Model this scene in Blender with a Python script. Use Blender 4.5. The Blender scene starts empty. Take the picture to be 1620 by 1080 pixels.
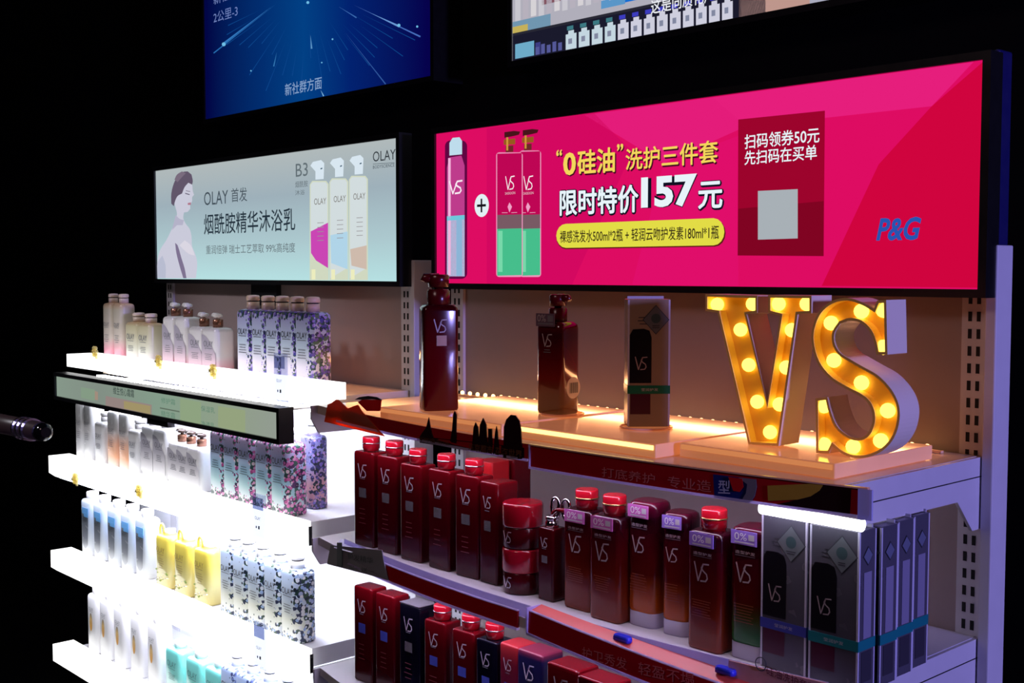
import bpy, bmesh, math, random
from mathutils import Vector, Matrix, geometry
random.seed(7)
SC = bpy.context.scene
C = SC.collection
PI = math.pi

# ---------------------------------------------------------------- camera
F, CX, CY = 1900.0, 810.0, 540.0
CAM = Vector((0.8259, -1.6663, 1.56))
_p = math.atan(111.0 / F)
_ax = Vector((1726.0, -111.0, -F)).normalized()   # world x seen from the camera (right, up, forward)
_az = Vector((0, math.cos(_p), -math.sin(_p)))
_ay = _ax.cross(_az)
R3 = Matrix((_ax, _ay, _az))
right = R3 @ Vector((1, 0, 0)); up = R3 @ Vector((0, 1, 0)); fwd = R3 @ Vector((0, 0, 1))
cd = bpy.data.cameras.new('camera'); cam = bpy.data.objects.new('camera', cd); C.objects.link(cam)
cd.sensor_width = 36.0; cd.lens = F / 1620.0 * 36.0; cd.clip_start = 0.05; cd.clip_end = 100
M4 = Matrix.Identity(4)
for i in range(3):
    M4[i][0], M4[i][1], M4[i][2], M4[i][3] = right[i], up[i], -fwd[i], CAM[i]
cam.matrix_world = M4
SC.camera = cam

# ---------------------------------------------------------------- world, lamps, exposure
SC.view_settings.view_transform = 'Standard'
SC.view_settings.look = 'None'
SC.view_settings.exposure = 0.0
SC.view_settings.gamma = 1.0
SC.view_settings.use_curve_mapping = False
w = bpy.data.worlds.new('hall'); SC.world = w; w.use_nodes = True
w.node_tree.nodes['Background'].inputs[0].default_value = (0.35, 0.38, 0.6, 1)
w.node_tree.nodes['Background'].inputs[1].default_value = 0.004

def lamp(name, kind, loc, aim, power, col, size=0.3, size_y=None, spot=None, blend=0.5):
    ld = bpy.data.lights.new(name, kind); ld.energy = power; ld.color = col
    if kind == 'AREA':
        ld.size = size
        if size_y: ld.shape = 'RECTANGLE'; ld.size_y = size_y
    elif kind == 'SPOT':
        ld.spot_size = spot; ld.spot_blend = blend; ld.shadow_soft_size = size
    else:
        ld.shadow_soft_size = size
    o = bpy.data.objects.new(name, ld); C.objects.link(o); o.location = loc
    o.rotation_euler = (Vector(aim) - Vector(loc)).to_track_quat('-Z', 'Y').to_euler()
    return o
# violet stage wash from the right, dim hall light from above and behind the viewer
lamp('stage_wash', 'SPOT', (3.7, -0.42, 1.9), (0.0, -0.2, 1.1), 420, (0.37, 0.32, 1.0), 0.15, spot=0.9)
lamp('hall_downlight', 'AREA', (-0.5, -2.6, 3.4), (-0.9, 0, 1.4), 12, (1.0, 0.68, 0.66), 0.8)
lamp('left_fill_spot', 'SPOT', (-2.9, -2.5, 3.3), (-2.05, -0.2, 1.22), 140, (0.95, 0.93, 1.0), 0.12, spot=0.42, blend=0.8)  # unseen spot added to brighten the left bottle fronts
# warm strip light hidden along the back of the right top shelf, shining forward over the shelf
lamp('warm_strip', 'AREA', (-0.86, -0.028, 1.345), (-0.86, -0.40, 1.29), 0.95, (1.0, 0.42, 0.17), 1.66, 0.012)

# ---------------------------------------------------------------- photo ray -> world point on a real plane
def ray(px, py): return R3 @ Vector(((px - CX) / F, (CY - py) / F, 1.0))
def at(px, py, y):
    d = ray(px, py); return CAM + d * ((y - CAM.y) / d.y)
def onz(px, py, z):
    d = ray(px, py); return CAM + d * ((z - CAM.z) / d.z)
def x_at(px, y, z):
    k = (px - CX) / F
    # (P-C).right = k (P-C).fwd, solve for x
    a = right - k * fwd
    return CAM.x - (a.y * (y - CAM.y) + a.z * (z - CAM.z)) / a.x

# ---------------------------------------------------------------- materials
def lin(c):
    return tuple(((v / 255.0) / 12.92 if v / 255.0 <= 0.04045 else ((v / 255.0 + 0.055) / 1.055) ** 2.4) for v in c)
MATS = {}
def pbr(name, rgb, rough=0.4, metal=0.0, spec=0.5, noise=0.0, coat=0.0, trans=0.0, scale=40):
    if name in MATS: return MATS[name]
    m = bpy.data.materials.new(name); m.use_nodes = True
    nt = m.node_tree; b = nt.nodes['Principled BSDF']
    col = (*lin(rgb), 1)
    b.inputs['Base Color'].default_value = col
    b.inputs['Roughness'].default_value = rough; b.inputs['Metallic'].default_value = metal
    b.inputs['Specular IOR Level'].default_value = spec; b.inputs['Coat Weight'].default_value = coat
    b.inputs['Transmission Weight'].default_value = trans
    n = nt.nodes.new('ShaderNodeTexNoise'); n.inputs['Scale'].default_value = scale
    tc = nt.nodes.new('ShaderNodeTexCoord'); nt.links.new(tc.outputs['Object'], n.inputs['Vector'])
    mr = nt.nodes.new('ShaderNodeMapRange'); nt.links.new(n.outputs['Fac'], mr.inputs['Value'])
    mr.inputs['To Min'].default_value = max(0.02, rough * 0.85); mr.inputs['To Max'].default_value = min(1, rough * 1.15 + 0.02)
    nt.links.new(mr.outputs['Result'], b.inputs['Roughness'])
    if noise:
        mx = nt.nodes.new('ShaderNodeMix'); mx.data_type = 'RGBA'; nt.links.new(n.outputs['Fac'], mx.inputs['Factor'])
        mx.inputs['A'].default_value = tuple(c * (1 - noise) for c in col[:3]) + (1,)
        mx.inputs['B'].default_value = tuple(min(1, c * (1 + noise)) for c in col[:3]) + (1,)
        nt.links.new(mx.outputs['Result'], b.inputs['Base Color'])
    MATS[name] = m; return m
def emit(name, rgb, s=1.0, linear=False):
    if name in MATS: return MATS[name]
    m = bpy.data.materials.new(name); m.use_nodes = True; nt = m.node_tree
    for n in list(nt.nodes): nt.nodes.remove(n)
    o = nt.nodes.new('ShaderNodeOutputMaterial'); e = nt.nodes.new('ShaderNodeEmission')
    e.inputs[0].default_value = (*(rgb if linear else lin(rgb)), 1); e.inputs[1].default_value = s
    nt.links.new(e.outputs[0], o.inputs[0]); MATS[name] = m; return m
def px_em(rgb): return emit('screen_rgb_%d_%d_%d' % tuple(rgb), rgb)
def ramp_by(nt, vec, axis, lo, hi, stops):
    sx = nt.nodes.new('ShaderNodeSeparateXYZ'); nt.links.new(vec, sx.inputs[0])
    mr = nt.nodes.new('ShaderNodeMapRange'); nt.links.new(sx.outputs[axis], mr.inputs['Value'])
    mr.inputs['From Min'].default_value = lo; mr.inputs['From Max'].default_value = hi
    r = nt.nodes.new('ShaderNodeValToRGB'); nt.links.new(mr.outputs['Result'], r.inputs['Fac'])
    el = r.color_ramp.elements
    while len(el) < len(stops): el.new(0.5)
    for e, (p, c) in zip(el, stops): e.position = p; e.color = (*lin(c), 1)
    return r
def grad(name, h, stops, rough=0.3, spec=0.5, coat=0.0, trans=0.0, axis='Z'):
    """printed or moulded-in colour change along the height of a product"""
    if name in MATS: return MATS[name]
    m = pbr(name, (128, 128, 128), rough, spec=spec, coat=coat, trans=trans); nt = m.node_tree
    tc = nt.nodes['Texture Coordinate']
    r = ramp_by(nt, tc.outputs['Object'], axis, 0, h, stops)
    nt.links.new(r.outputs[0], nt.nodes['Principled BSDF'].inputs['Base Color']); return m
def screen_grad(name, axis, lo, hi, stops, s=1.0):
    m = emit(name, (0, 0, 0), s); nt = m.node_tree
    tc = nt.nodes.new('ShaderNodeTexCoord')
    r = ramp_by(nt, tc.outputs['Object'], axis, lo, hi, stops)
    nt.links.new(r.outputs[0], nt.nodes['Emission'].inputs[0]); return m
def floral(name, h, w, base, petals, leaf, scale=90, dense_all=False):
    """floral print: petals and leaves from two cell patterns, dense on the sides, top and foot"""
    if name in MATS: return MATS[name]
    m = grad(name, h, base, 0.3); nt = m.node_tree; L = nt.links
    b = nt.nodes['Principled BSDF']; ramp = [n for n in nt.nodes if n.type == 'VALTORGB'][0]
    tc = nt.nodes['Texture Coordinate']
    sx = nt.nodes.new('ShaderNodeSeparateXYZ'); L.new(tc.outputs['Object'], sx.inputs[0])
    def mr(src, a, bb, c, d):
        n = nt.nodes.new('ShaderNodeMapRange'); L.new(src, n.inputs['Value'])
        for k, v in zip(('From Min', 'From Max', 'To Min', 'To Max'), (a, bb, c, d)): n.inputs[k].default_value = v
        return n.outputs['Result']
    def mth(op, x, y):
        n = nt.nodes.new('ShaderNodeMath'); n.operation = op
        for i, v in enumerate((x, y)):
            if isinstance(v, (int, float)): n.inputs[i].default_value = v
            else: L.new(v, n.inputs[i])
        return n.outputs[0]
    side = mr(sx.outputs['X'], 0.1 * w, 0.4 * w, 0, 1)
    top = mr(sx.outputs['Z'], 0.82 * h, 0.95 * h, 0, 1)
    low = mr(sx.outputs['Z'], 0.25 * h, 0.05 * h, 0, 0.8)
    dens = mth('MAXIMUM', side, mth('MAXIMUM', top, low))
    if dense_all: dens = mth('MAXIMUM', dens, 0.85)
    nz = nt.nodes.new('ShaderNodeTexNoise'); nz.inputs['Scale'].default_value = 55; L.new(tc.outputs['Object'], nz.inputs['Vector'])
    dens = mth('MULTIPLY', dens, mr(nz.outputs['Fac'], 0.3, 0.5, 0.35, 1))
    prev = ramp.outputs[0]
    for k, (sc, cols, th) in enumerate(((scale * 0.8, leaf, 0.72), (scale, petals, 0.50))):
        v = nt.nodes.new('ShaderNodeTexVoronoi'); v.inputs['Scale'].default_value = sc
        L.new(tc.outputs['Object'], v.inputs['Vector'])
        lim = mth('MULTIPLY', dens, th)
        mask = mth('LESS_THAN', v.outputs['Distance'], lim)
        cr = nt.nodes.new('ShaderNodeValToRGB'); cr.color_ramp.interpolation = 'CONSTANT'
        sc2 = nt.nodes.new('ShaderNodeSeparateColor'); L.new(v.outputs['Color'], sc2.inputs[0]); L.new(sc2.outputs[0], cr.inputs[0])
        el = cr.color_ramp.elements
        while len(el) < len(cols): el.new(0.5)
        for i, c in enumerate(cols): el[i].position = i / len(cols); el[i].color = (*lin(c), 1)
        mx = nt.nodes.new('ShaderNodeMix'); mx.data_type = 'RGBA'
        L.new(mask, mx.inputs['Factor']); L.new(prev, mx.inputs['A']); L.new(cr.outputs[0], mx.inputs['B'])
        prev = mx.outputs['Result']
    L.new(prev, b.inputs['Base Color']); return m
def backlit(name, rgb, f=0.6, rough=0.3):
    """thin coloured plastic that passes light from behind"""
    m = pbr(name, rgb, rough, noise=.05); nt = m.node_tree
    t = nt.nodes.new('ShaderNodeBsdfTranslucent'); t.inputs[0].default_value = (*lin(rgb), 1)
    mx = nt.nodes.new('ShaderNodeMixShader'); mx.inputs[0].default_value = f
    nt.links.new(nt.nodes['Principled BSDF'].outputs[0], mx.inputs[1]); nt.links.new(t.outputs[0], mx.inputs[2]); nt.links.new(mx.outputs[0], nt.nodes['Material Output'].inputs[0]); return m
def acrylic(name, rgb, clear=0.7, rough=0.05):
    """clear plastic sheet: part transparent tint, part glossy reflection"""
    if name in MATS: return MATS[name]
    m = bpy.data.materials.new(name); m.use_nodes = True; nt = m.node_tree
    for n in list(nt.nodes): nt.nodes.remove(n)
    o = nt.nodes.new('ShaderNodeOutputMaterial'); t = nt.nodes.new('ShaderNodeBsdfTransparent'); t.inputs[0].default_value = (*lin(rgb), 1)
    p = nt.nodes.new('ShaderNodeBsdfPrincipled'); p.inputs['Base Color'].default_value = (*lin(rgb), 1); p.inputs['Roughness'].default_value = rough
    mx = nt.nodes.new('ShaderNodeMixShader'); mx.inputs[0].default_value = clear
    nt.links.new(p.outputs[0], mx.inputs[1]); nt.links.new(t.outputs[0], mx.inputs[2]); nt.links.new(mx.outputs[0], o.inputs[0])
    MATS[name] = m; return m

# ---------------------------------------------------------------- mesh tools
class MB:
    def __init__(s): s.v = []; s.f = []; s.m = []; s.mats = []; s.sm = []
    def mi(s, mat):
        if mat not in s.mats: s.mats.append(mat)
        return s.mats.index(mat)
    def add(s, vs, fs, mat, smooth=False):
        o = len(s.v); k = s.mi(mat); s.v += [tuple(v) for v in vs]
        for f in fs: s.f.append([i + o for i in f]); s.m.append(k); s.sm.append(smooth)
        return s
    def box(s, x0, x1, y0, y1, z0, z1, mat):
        vs = [(x, y, z) for z in (z0, z1) for y in (y0, y1) for x in (x0, x1)]
        return s.add(vs, [(0, 2, 3, 1), (4, 5, 7, 6), (0, 1, 5, 4), (2, 6, 7, 3), (0, 4, 6, 2), (1, 3, 7, 5)], mat)
    def loft(s, secs, mat, smooth=True):
        n = len(secs[0]); vs = [p for sec in secs for p in sec]; fs = []
        for k in range(len(secs) - 1):
            for i in range(n):
                j = (i + 1) % n; fs.append((k * n + i, k * n + j, (k + 1) * n + j, (k + 1) * n + i))
        s.add(vs, fs, mat, smooth)
        s.add(secs[0], [list(range(n))[::-1]], mat); s.add(secs[-1], [list(range(n))], mat); return s
    def lathe(s, prof, mat, n=20, cx=0, cy=0, cz=0, smooth=True):
        return s.loft([[(cx + r * math.cos(2 * PI * i / n), cy + r * math.sin(2 * PI * i / n), cz + z) for i in range(n)] for r, z in prof], mat, smooth)
    def tube(s, path, r, mat, n=8, closed=False):
        path = [Vector(p) for p in path]; secs = []; k = len(path); nrm = None
        for i, p in enumerate(path):
            a = path[(i - 1) % k] if closed or i else path[0]; b = path[(i + 1) % k] if closed or i < k - 1 else path[-1]
            t = (b - a).normalized()
            if nrm is None: nrm = t.orthogonal().normalized()
            nrm = (nrm - t * nrm.dot(t)).normalized(); bi = t.cross(nrm)
            rr = r[i] if isinstance(r, (list, tuple)) else r
            secs.append([p + (nrm * math.cos(2 * PI * j / n) + bi * math.sin(2 * PI * j / n)) * rr for j in range(n)])
        if closed:
            m = len(secs); vs = [p for q in secs for p in q]
            fs = [(a * n + i, a * n + (i + 1) % n, ((a + 1) % m) * n + (i + 1) % n, ((a + 1) % m) * n + i) for a in range(m) for i in range(n)]
            return s.add(vs, fs, mat, True)
        return s.loft(secs, mat)
    def poly(s, pts, mat):
        """filled polygon (any shape) from 3-D points"""
        tri = geometry.tessellate_polygon([[Vector(p) for p in pts]])
        return s.add(pts, [list(t) for t in tri], mat)
    def prism(s, pts, ext, mat):
        """polygon swept along a vector"""
        e = Vector(ext); a = [Vector(p) for p in pts]; b = [p + e for p in a]; n = len(a)
        tri = geometry.tessellate_polygon([a])
        s.add(a + b, [list(t) for t in tri] + [[i + n for i in t][::-1] for t in tri] + [(i, (i + 1) % n, (i + 1) % n + n, i + n) for i in range(n)], mat)
        return s
    def ball(s, c, r, mat, n=12, sz=1.0):
        prof = [(max(1e-4, r * math.sin(PI * i / 8)), -r * sz * math.cos(PI * i / 8)) for i in range(9)]
        return s.lathe(prof, mat, n, c[0], c[1], c[2])
    def mesh(s, name):
        me = bpy.data.meshes.new(name); me.from_pydata(s.v, [], s.f)
        for m in s.mats: me.materials.append(m)
        me.polygons.foreach_set('material_index', s.m); me.polygons.foreach_set('use_smooth', s.sm)
        bm = bmesh.new(); bm.from_mesh(me); bmesh.ops.remove_doubles(bm, verts=bm.verts, dist=1e-6)
        bmesh.ops.recalc_face_normals(bm, faces=bm.faces); bm.to_mesh(me); bm.free(); me.update(); return me
def obj(name, mb, parent=None, bevel=0, loc=None):
    me = mb.mesh(name) if isinstance(mb, MB) else mb
    o = bpy.data.objects.new(name, me); C.objects.link(o)
    if parent: o.parent = parent
    if loc: o.location = loc
    if bevel:
        b = o.modifiers.new('bevel', 'BEVEL'); b.width = bevel; b.segments = 2; b.limit_method = 'ANGLE'
    return o
def tag(o, label, cat, group=None):
    o['label'] = label; o['category'] = cat
    if group: o['group'] = group
    return o
def thing(name, label, cat, loc=(0, 0, 0), rz=0, group=None):
    o = bpy.data.objects.new(name, None); C.objects.link(o); o.location = loc; o.rotation_euler = (0, 0, rz)
    o.empty_display_size = 0.02
    return tag(o, label, cat, group)
def structure(o): o['kind'] = 'structure'; return o
def dup(root, loc, rz=0, label=None, group=None, scale=None):
    r = root.copy(); C.objects.link(r); r.location = loc; r.rotation_euler = (0, 0, rz)
    if scale: r.scale = scale
    if label: r['label'] = label
    if group: r['group'] = group
    for ch in list(root.children):
        c = ch.copy(); C.objects.link(c); c.parent = r
        for g in ch.children:
            d = g.copy(); C.objects.link(d); d.parent = c
    return r
def rrect(w, d, r, z, n=4, cx=0, cy=0):
    r = min(r, w / 2 - 1e-4, d / 2 - 1e-4); pts = []
    for sx, sy, a in ((1, 1, 0), (-1, 1, 90), (-1, -1, 180), (1, -1, 270)):
        for i in range(n + 1):
            t = math.radians(a + 90 * i / n)
            pts.append((cx + sx * (w / 2 - r) + r * math.cos(t), cy + sy * (d / 2 - r) + r * math.sin(t), z))
    return pts
def smooth(pts, k=3, corner=38):
    """round the soft bends of a traced outline, keep its sharp corners"""
    n = len(pts); P = [Vector(p) for p in pts]; T = []
    for i in range(n):
        a = P[i] - P[i - 1]; b = P[(i + 1) % n] - P[i]; T.append(None if a.angle(b) > math.radians(corner) else (P[(i + 1) % n] - P[i - 1]) * .5)
    out = []
    for i in range(n):
        p, q = P[i], P[(i + 1) % n]; d = q - p; m0 = T[i] if T[i] is not None else d; m1 = T[(i + 1) % n] if T[(i + 1) % n] is not None else d
        if T[i] is not None: m0 = m0.normalized() * d.length
        if T[(i + 1) % n] is not None: m1 = m1.normalized() * d.length
        straight = T[i] is None and T[(i + 1) % n] is None
        for j in range(1 if straight else k):
            t = j / k; h = (2 * t ** 3 - 3 * t ** 2 + 1, t ** 3 - 2 * t ** 2 + t, -2 * t ** 3 + 3 * t ** 2, t ** 3 - t ** 2)
            out.append(tuple(p * h[0] + m0 * h[1] + q * h[2] + m1 * h[3]))
    return out
# text: real glyph outlines, laid flat, fitted to a box
_txt = {}
def glyphs(body, bold=0.0, shear=0.0):
    k = (body, bold, shear)
    if k in _txt: return _txt[k]
    c = bpy.data.curves.new('lettering', 'FONT'); c.body = body; c.resolution_u = 3; c.offset = bold; c.shear = shear
    o = bpy.data.objects.new('lettering', c); C.objects.link(o)
    dg = bpy.context.evaluated_depsgraph_get(); me = bpy.data.meshes.new_from_object(o.evaluated_get(dg))
    vs = [(v.co.x, v.co.y) for v in me.vertices]; fs = [list(p.vertices) for p in me.polygons]
    bpy.data.objects.remove(o); bpy.data.curves.remove(c); bpy.data.meshes.remove(me)
    x0 = min(v[0] for v in vs); x1 = max(v[0] for v in vs); y0 = min(v[1] for v in vs); y1 = max(v[1] for v in vs)
    _txt[k] = ([((x - x0) / (x1 - x0), (y - y0) / (y1 - y0)) for x, y in vs], fs); return _txt[k]
def text_mb(mb, body, x0, x1, z0, z1, y, mat, bold=0.0, shear=0.0):
    cjk = any(ord(ch) > 0x2E80 for ch in body)
    vs, fs = glyphs(body, 0.0 if cjk else bold, shear)
    if cjk and bold > 0:     # heavier strokes: the same outline laid several times, a hair apart
        k = bold * 0.8 * (z1 - z0)
        for q in range(8):
            dx, dz = k * math.cos(q * PI / 4), k * math.sin(q * PI / 4)
            mb.add([(x0 + u * (x1 - x0) + dx, y, z0 + v * (z1 - z0) + dz) for u, v in vs], fs, mat)
    return mb.add([(x0 + u * (x1 - x0), y, z0 + v * (z1 - z0)) for u, v in vs], fs, mat)
def ribbon(mb, pts, wd, y, mat):
    for a, b in zip(pts[:-1], pts[1:]):
        a = Vector((a[0], y, a[1])); b = Vector((b[0], y, b[1])); t = (b - a).normalized(); n = Vector((-t.z, 0, t.x)) * wd / 2
        mb.add([a - n - t * wd * .3, b - n + t * wd * .3, b + n + t * wd * .3, a + n - t * wd * .3], [(0, 1, 2, 3)], mat)
    return mb
def vs_logo(mb, cx, cz, w, h, y, mat, wd=None):
    X = lambda u: cx + (u - 0.5) * w
    Z = lambda v: cz + (v - 0.5) * h
    wd = wd or w * 0.085
    ribbon(mb, [(X(0), Z(1)), (X(.27), Z(0)), (X(.62), Z(.95)), (X(1), Z(.98))], wd, y, mat)
    ribbon(mb, [(X(.62), Z(.95)), (X(.5), Z(.72)), (X(.62), Z(.58)), (X(.86), Z(.42)), (X(.92), Z(.2)), (X(.8), Z(.03)), (X(.45), Z(.0))], wd, y, mat)
    return mb
def lines(mb, cx, z, w, n, y, mat, gap=0.004, t=0.0011):
    for i in range(n):
        ww = w * (0.6 + 0.4 * random.random()); mb.box(cx - ww / 2, cx + ww / 2, y - 0.0001, y, z - i * gap - t, z - i * gap, mat)
    return mb

# ---------------------------------------------------------------- shared materials
METAL = pbr('powder_coated_steel', (205, 203, 208), 0.45, noise=0.03)
PANEL = pbr('grey_back_panel', (152, 136, 134), 0.55, noise=0.04)
SLOT = pbr('slot_black', (6, 6, 8), 0.8)
BLACK = pbr('black_plastic', (14, 14, 17), 0.35)
GLOSSK = pbr('gloss_black', (8, 7, 9), 0.12)
WHITE = pbr('white_plastic', (232, 231, 233), 0.3, noise=0.02)
CHROME = pbr('chrome', (220, 215, 220), 0.08, metal=1.0)
GREYINK = pbr('grey_ink', (120, 122, 132), 0.5)
SILVINK = pbr('silver_ink', (190, 186, 192), 0.35)
DARKINK = pbr('dark_ink', (40, 42, 52), 0.5)
FASCIA = emit('light_box_face', (255, 255, 255), 2.0)
LEDW = emit('cool_led', (228, 234, 255), 60.0)
FILLF = emit('front_fill_glow', (240, 242, 255), 12.0)  # glow of the added strips that brighten the left bottle fronts
LEDV = emit('violet_white_led', (232, 216, 255), 15.0)
WARM = emit('warm_led', (255, 190, 120), 6.0)

# ---------------------------------------------------------------- room
fl = MB(); fl.box(-6, 4, -5, 0.6, -0.05, 0, pbr('dark_floor', (14, 14, 17), 0.35, noise=0.2)); structure(obj('floor', fl))
wb = MB(); wb.box(-6, 4, 0.5, 0.6, 0, 3.6, pbr('black_wall_paint', (5, 5, 7), 0.8, spec=0.1, noise=0.2, scale=6)); structure(obj('wall_back', wb))
cl = MB(); cl.box(-6, 4, -5, 0.6, 3.6, 3.65, pbr('black_ceiling_paint', (5, 5, 7), 0.8, spec=0.1)); structure(obj('ceiling', cl))
# column edge right of the pink screen, blue light on it put into the colour
P0 = at(1571, 78, 0.30); P1 = at(1581, 78, 0.30)
t = thing('column', 'slim blue-lit column standing behind the right edge of the pink screen', 'column', (P0.x, 0.30, 0))
m = MB(); m.box(0, P1.x - P0.x, 0, 0.05, 0.06, P0.z, pbr('blue_lit_tone', (14, 14, 84), 0.5)); obj('shaft', m, t, 0.004)
m = MB(); m.box(-0.02, P1.x - P0.x + 0.02, -0.02, 0.07, 0, 0.06, BLACK); obj('foot', m, t)

# ---------------------------------------------------------------- right shelving unit
def yf(x): return -0.435 + 0.16 * (x + 0.5) ** 2
RX0, RX1 = -1.19, 0.005
def shelf_plan(z0, z1, mb, mat, x0=RX0, x1=RX1, inset=0.0, n=20, yb=-0.012):
    xs = [x0 + (x1 - x0) * i / n for i in range(n + 1)]
    pts = [(x, yf(x) + inset, z0) for x in xs] + [(x1, yb, z0), (x0, yb, z0)]
    return mb.prism(pts, (0, 0, z1 - z0), mat)
def upright(mb, x0, x1, z0, z1, yy, slot_from, slots=True):
    mb.box(x0, x1, yy, yy + 0.03, z0, z1, METAL)
    z = z1 - 0.02
    while slots and z > slot_from:
        for k in (0.33, 0.67):
            xc = x0 + (x1 - x0) * k; mb.box(xc - 0.0028, xc + 0.0028, yy - 0.0006, yy, z - 0.014, z, SLOT)
        z -= 0.025
    return mb
ru = thing('shelving_unit', 'white steel shelving unit of red hair care bottles under the pink screen', 'shelving unit', (-0.6, -0.2, 0))
def U(mb): # unit parts are modelled in world coordinates
    o = mb.mesh('part'); o.transform(Matrix.Translation((0.6, 0.2, 0))); return o
m = MB(); m.box(-1.155, -0.026, -0.005, 0.012, 0.1, 1.60, PANEL)
obj('back_panel', U(m), ru)
m = MB(); upright(m, -0.026, 0.012, 0.0, 1.597, -0.012, 0.5); obj('upright', U(m), ru)
m = MB(); upright(m, -1.195, -1.155, 0.0, 1.597, -0.012, 0.5); obj('upright', U(m), ru)
m = MB(); m.box(0.013, 0.030, -0.022, 0.026, 0, 1.597, METAL); obj('end_post', U(m), ru, 0.002)
SHELF_R = ((1.295, 0.017), (1.030, 0.016), (0.765, 0.016), (0.16, 0.16))
GLOSSW = pbr('gloss_cream_shelf', (222, 204, 184), 0.16, noise=0.03)
for i, (z, th) in enumerate(SHELF_R):
    m = MB(); shelf_plan(z - th, z, m, GLOSSW if i == 0 else METAL); s = obj('shelf' if i < 3 else 'base_shelf', U(m), ru)
    if i < 3:
        for sx in (0.006, -1.196):
            b = MB(); pts = [(sx, y, z + dz) for y, dz in ((-0.372, -0.001), (-0.372, -0.028), (-0.355, -0.056), (-0.085, -0.058), (-0.04, -0.105), (-0.013, -0.105), (-0.013, -0.001))]
            b.prism(pts, (0.005, 0, 0), METAL); b.box(sx - .0006 if sx < -1 else sx + .005, sx if sx < -1 else sx + .0056, -0.37, -0.013, z - 0.0295, z - 0.028, SLOT)
            obj('bracket', U(b), s)
        if i < 2:
            b = MB(); b.box(-1.08, -0.04, -0.376, -0.356, z - th - 0.008, z - th, LEDV); obj('led_strip', U(b), s)

# LED tube under the top shelf front, seen above the cartons
pa = at(1203, 803, -0.375); pb = at(1362, 832, -0.375)
t = thing('led_tube', 'bright white light tube under the right shelf front above the silver cartons', 'light tube', ((pa.x + pb.x) / 2, -0.372, pa.z))
hl = (pb.x - pa.x) / 2
m = MB(); m.tube([(-hl, 0, 0), (hl, 0, 0)], 0.0085, emit('tube_white', (240, 242, 255), 5.0), 12); obj('diffuser', m, t)
m = MB(); m.box(-hl - .004, hl + .004, -0.006, 0.006, 0.0075, 0.013, METAL); obj('housing', m, t)

# ---------------------------------------------------------------- left shelving unit with light boxes
LX0, LX1 = -2.56, -1.345
lu = thing('shelving_unit', 'white shelving unit of pale body wash bottles on glowing white shelves', 'shelving unit', (-1.95, -0.17, 0))
def UL(mb):
    o = mb.mesh('part'); o.transform(Matrix.Translation((1.95, 0.17, 0))); return o
m = MB(); m.box(-2.50, -1.375, -0.005, 0.012, 0.1, 1.60, PANEL); obj('back_panel', UL(m), lu)
m = MB(); m.box(-2.80, -1.36, -0.0065, -0.0052, 0.16, 1.262, pbr('lit_white_back', (240, 240, 246), 0.35)); obj('lower_back_panel', UL(m), lu)  # strong light put into a whiter panel colour; widened to fill dark gaps
m = MB(); upright(m, -1.375, -1.337, 0, 1.585, -0.012, 0.5); obj('upright', UL(m), lu)
m = MB(); upright(m, -2.54, -2.50, 0, 1.54, -0.012, 1.27); obj('upright', UL(m), lu)
m = MB(); m.box(-1.336, -1.319, -0.018, 0.036, 0, 1.585, METAL); obj('end_post', UL(m), lu, 0.002)
LSH = ((1.290, 0.026), (1.025, 0.040), (0.750, 0.040), (0.475, 0.040), (0.16, 0.16))
SHW = pbr('white_shelf_steel', (225, 224, 230), 0.4, noise=0.02)
for i, (z, th) in enumerate(LSH):
    m = MB(); m.box(LX0, LX1, (-0.205 if i == 0 else -0.290), -0.013, z - th, z, GLOSSW if i == 0 else SHW)
    s = obj('shelf' if i < 4 else 'base_shelf', UL(m), lu)
    if i == 4: continue
    b = MB(); b.prism([(LX1 + .001, y, z + dz) for y, dz in ((-0.28, -0.042), (-0.25, -0.066), (-0.03, -0.068), (-0.03, -0.042))], (0.005, 0, 0), METAL); obj('bracket', UL(b), s)
    b = MB()
    if i == 0: b.box(-2.60, -1.315, -0.295, -0.206, z - 0.004, z + 0.032, FASCIA)
    else: b.prism([(-2.605, y, zz) for y, zz in ((-0.352, z + 0.007), (-0.291, z + 0.007), (-0.291, z - 0.055), (-0.335, z - 0.055), (-0.352, z - 0.042))], (1.28, 0, 0), FASCIA)
    obj('light_box', UL(b), s)
    b = MB()
    if i == 0: b.box(-2.50, -1.37, -0.300, -0.285, z - 0.030, z - 0.026, FILLF)
    else: b.box(-2.58, -1.345, -0.330, -0.300, z - 0.0575, z - 0.0551, FILLF)
    obj('front_fill_strip', UL(b), s)  # added strip below the light box, brightens the bottles under it
    if i > 0:
        b = MB(); b.box(-1.3249, -1.3232, -0.297, -0.289, z - 0.045, z - 0.004, BLACK); obj('end_clip', UL(b), s)
    b = MB(); b.box(-2.5, -1.38, -0.25, -0.23, z - th - 0.008, z - th, LEDW); obj('led_strip', UL(b), s)

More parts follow.
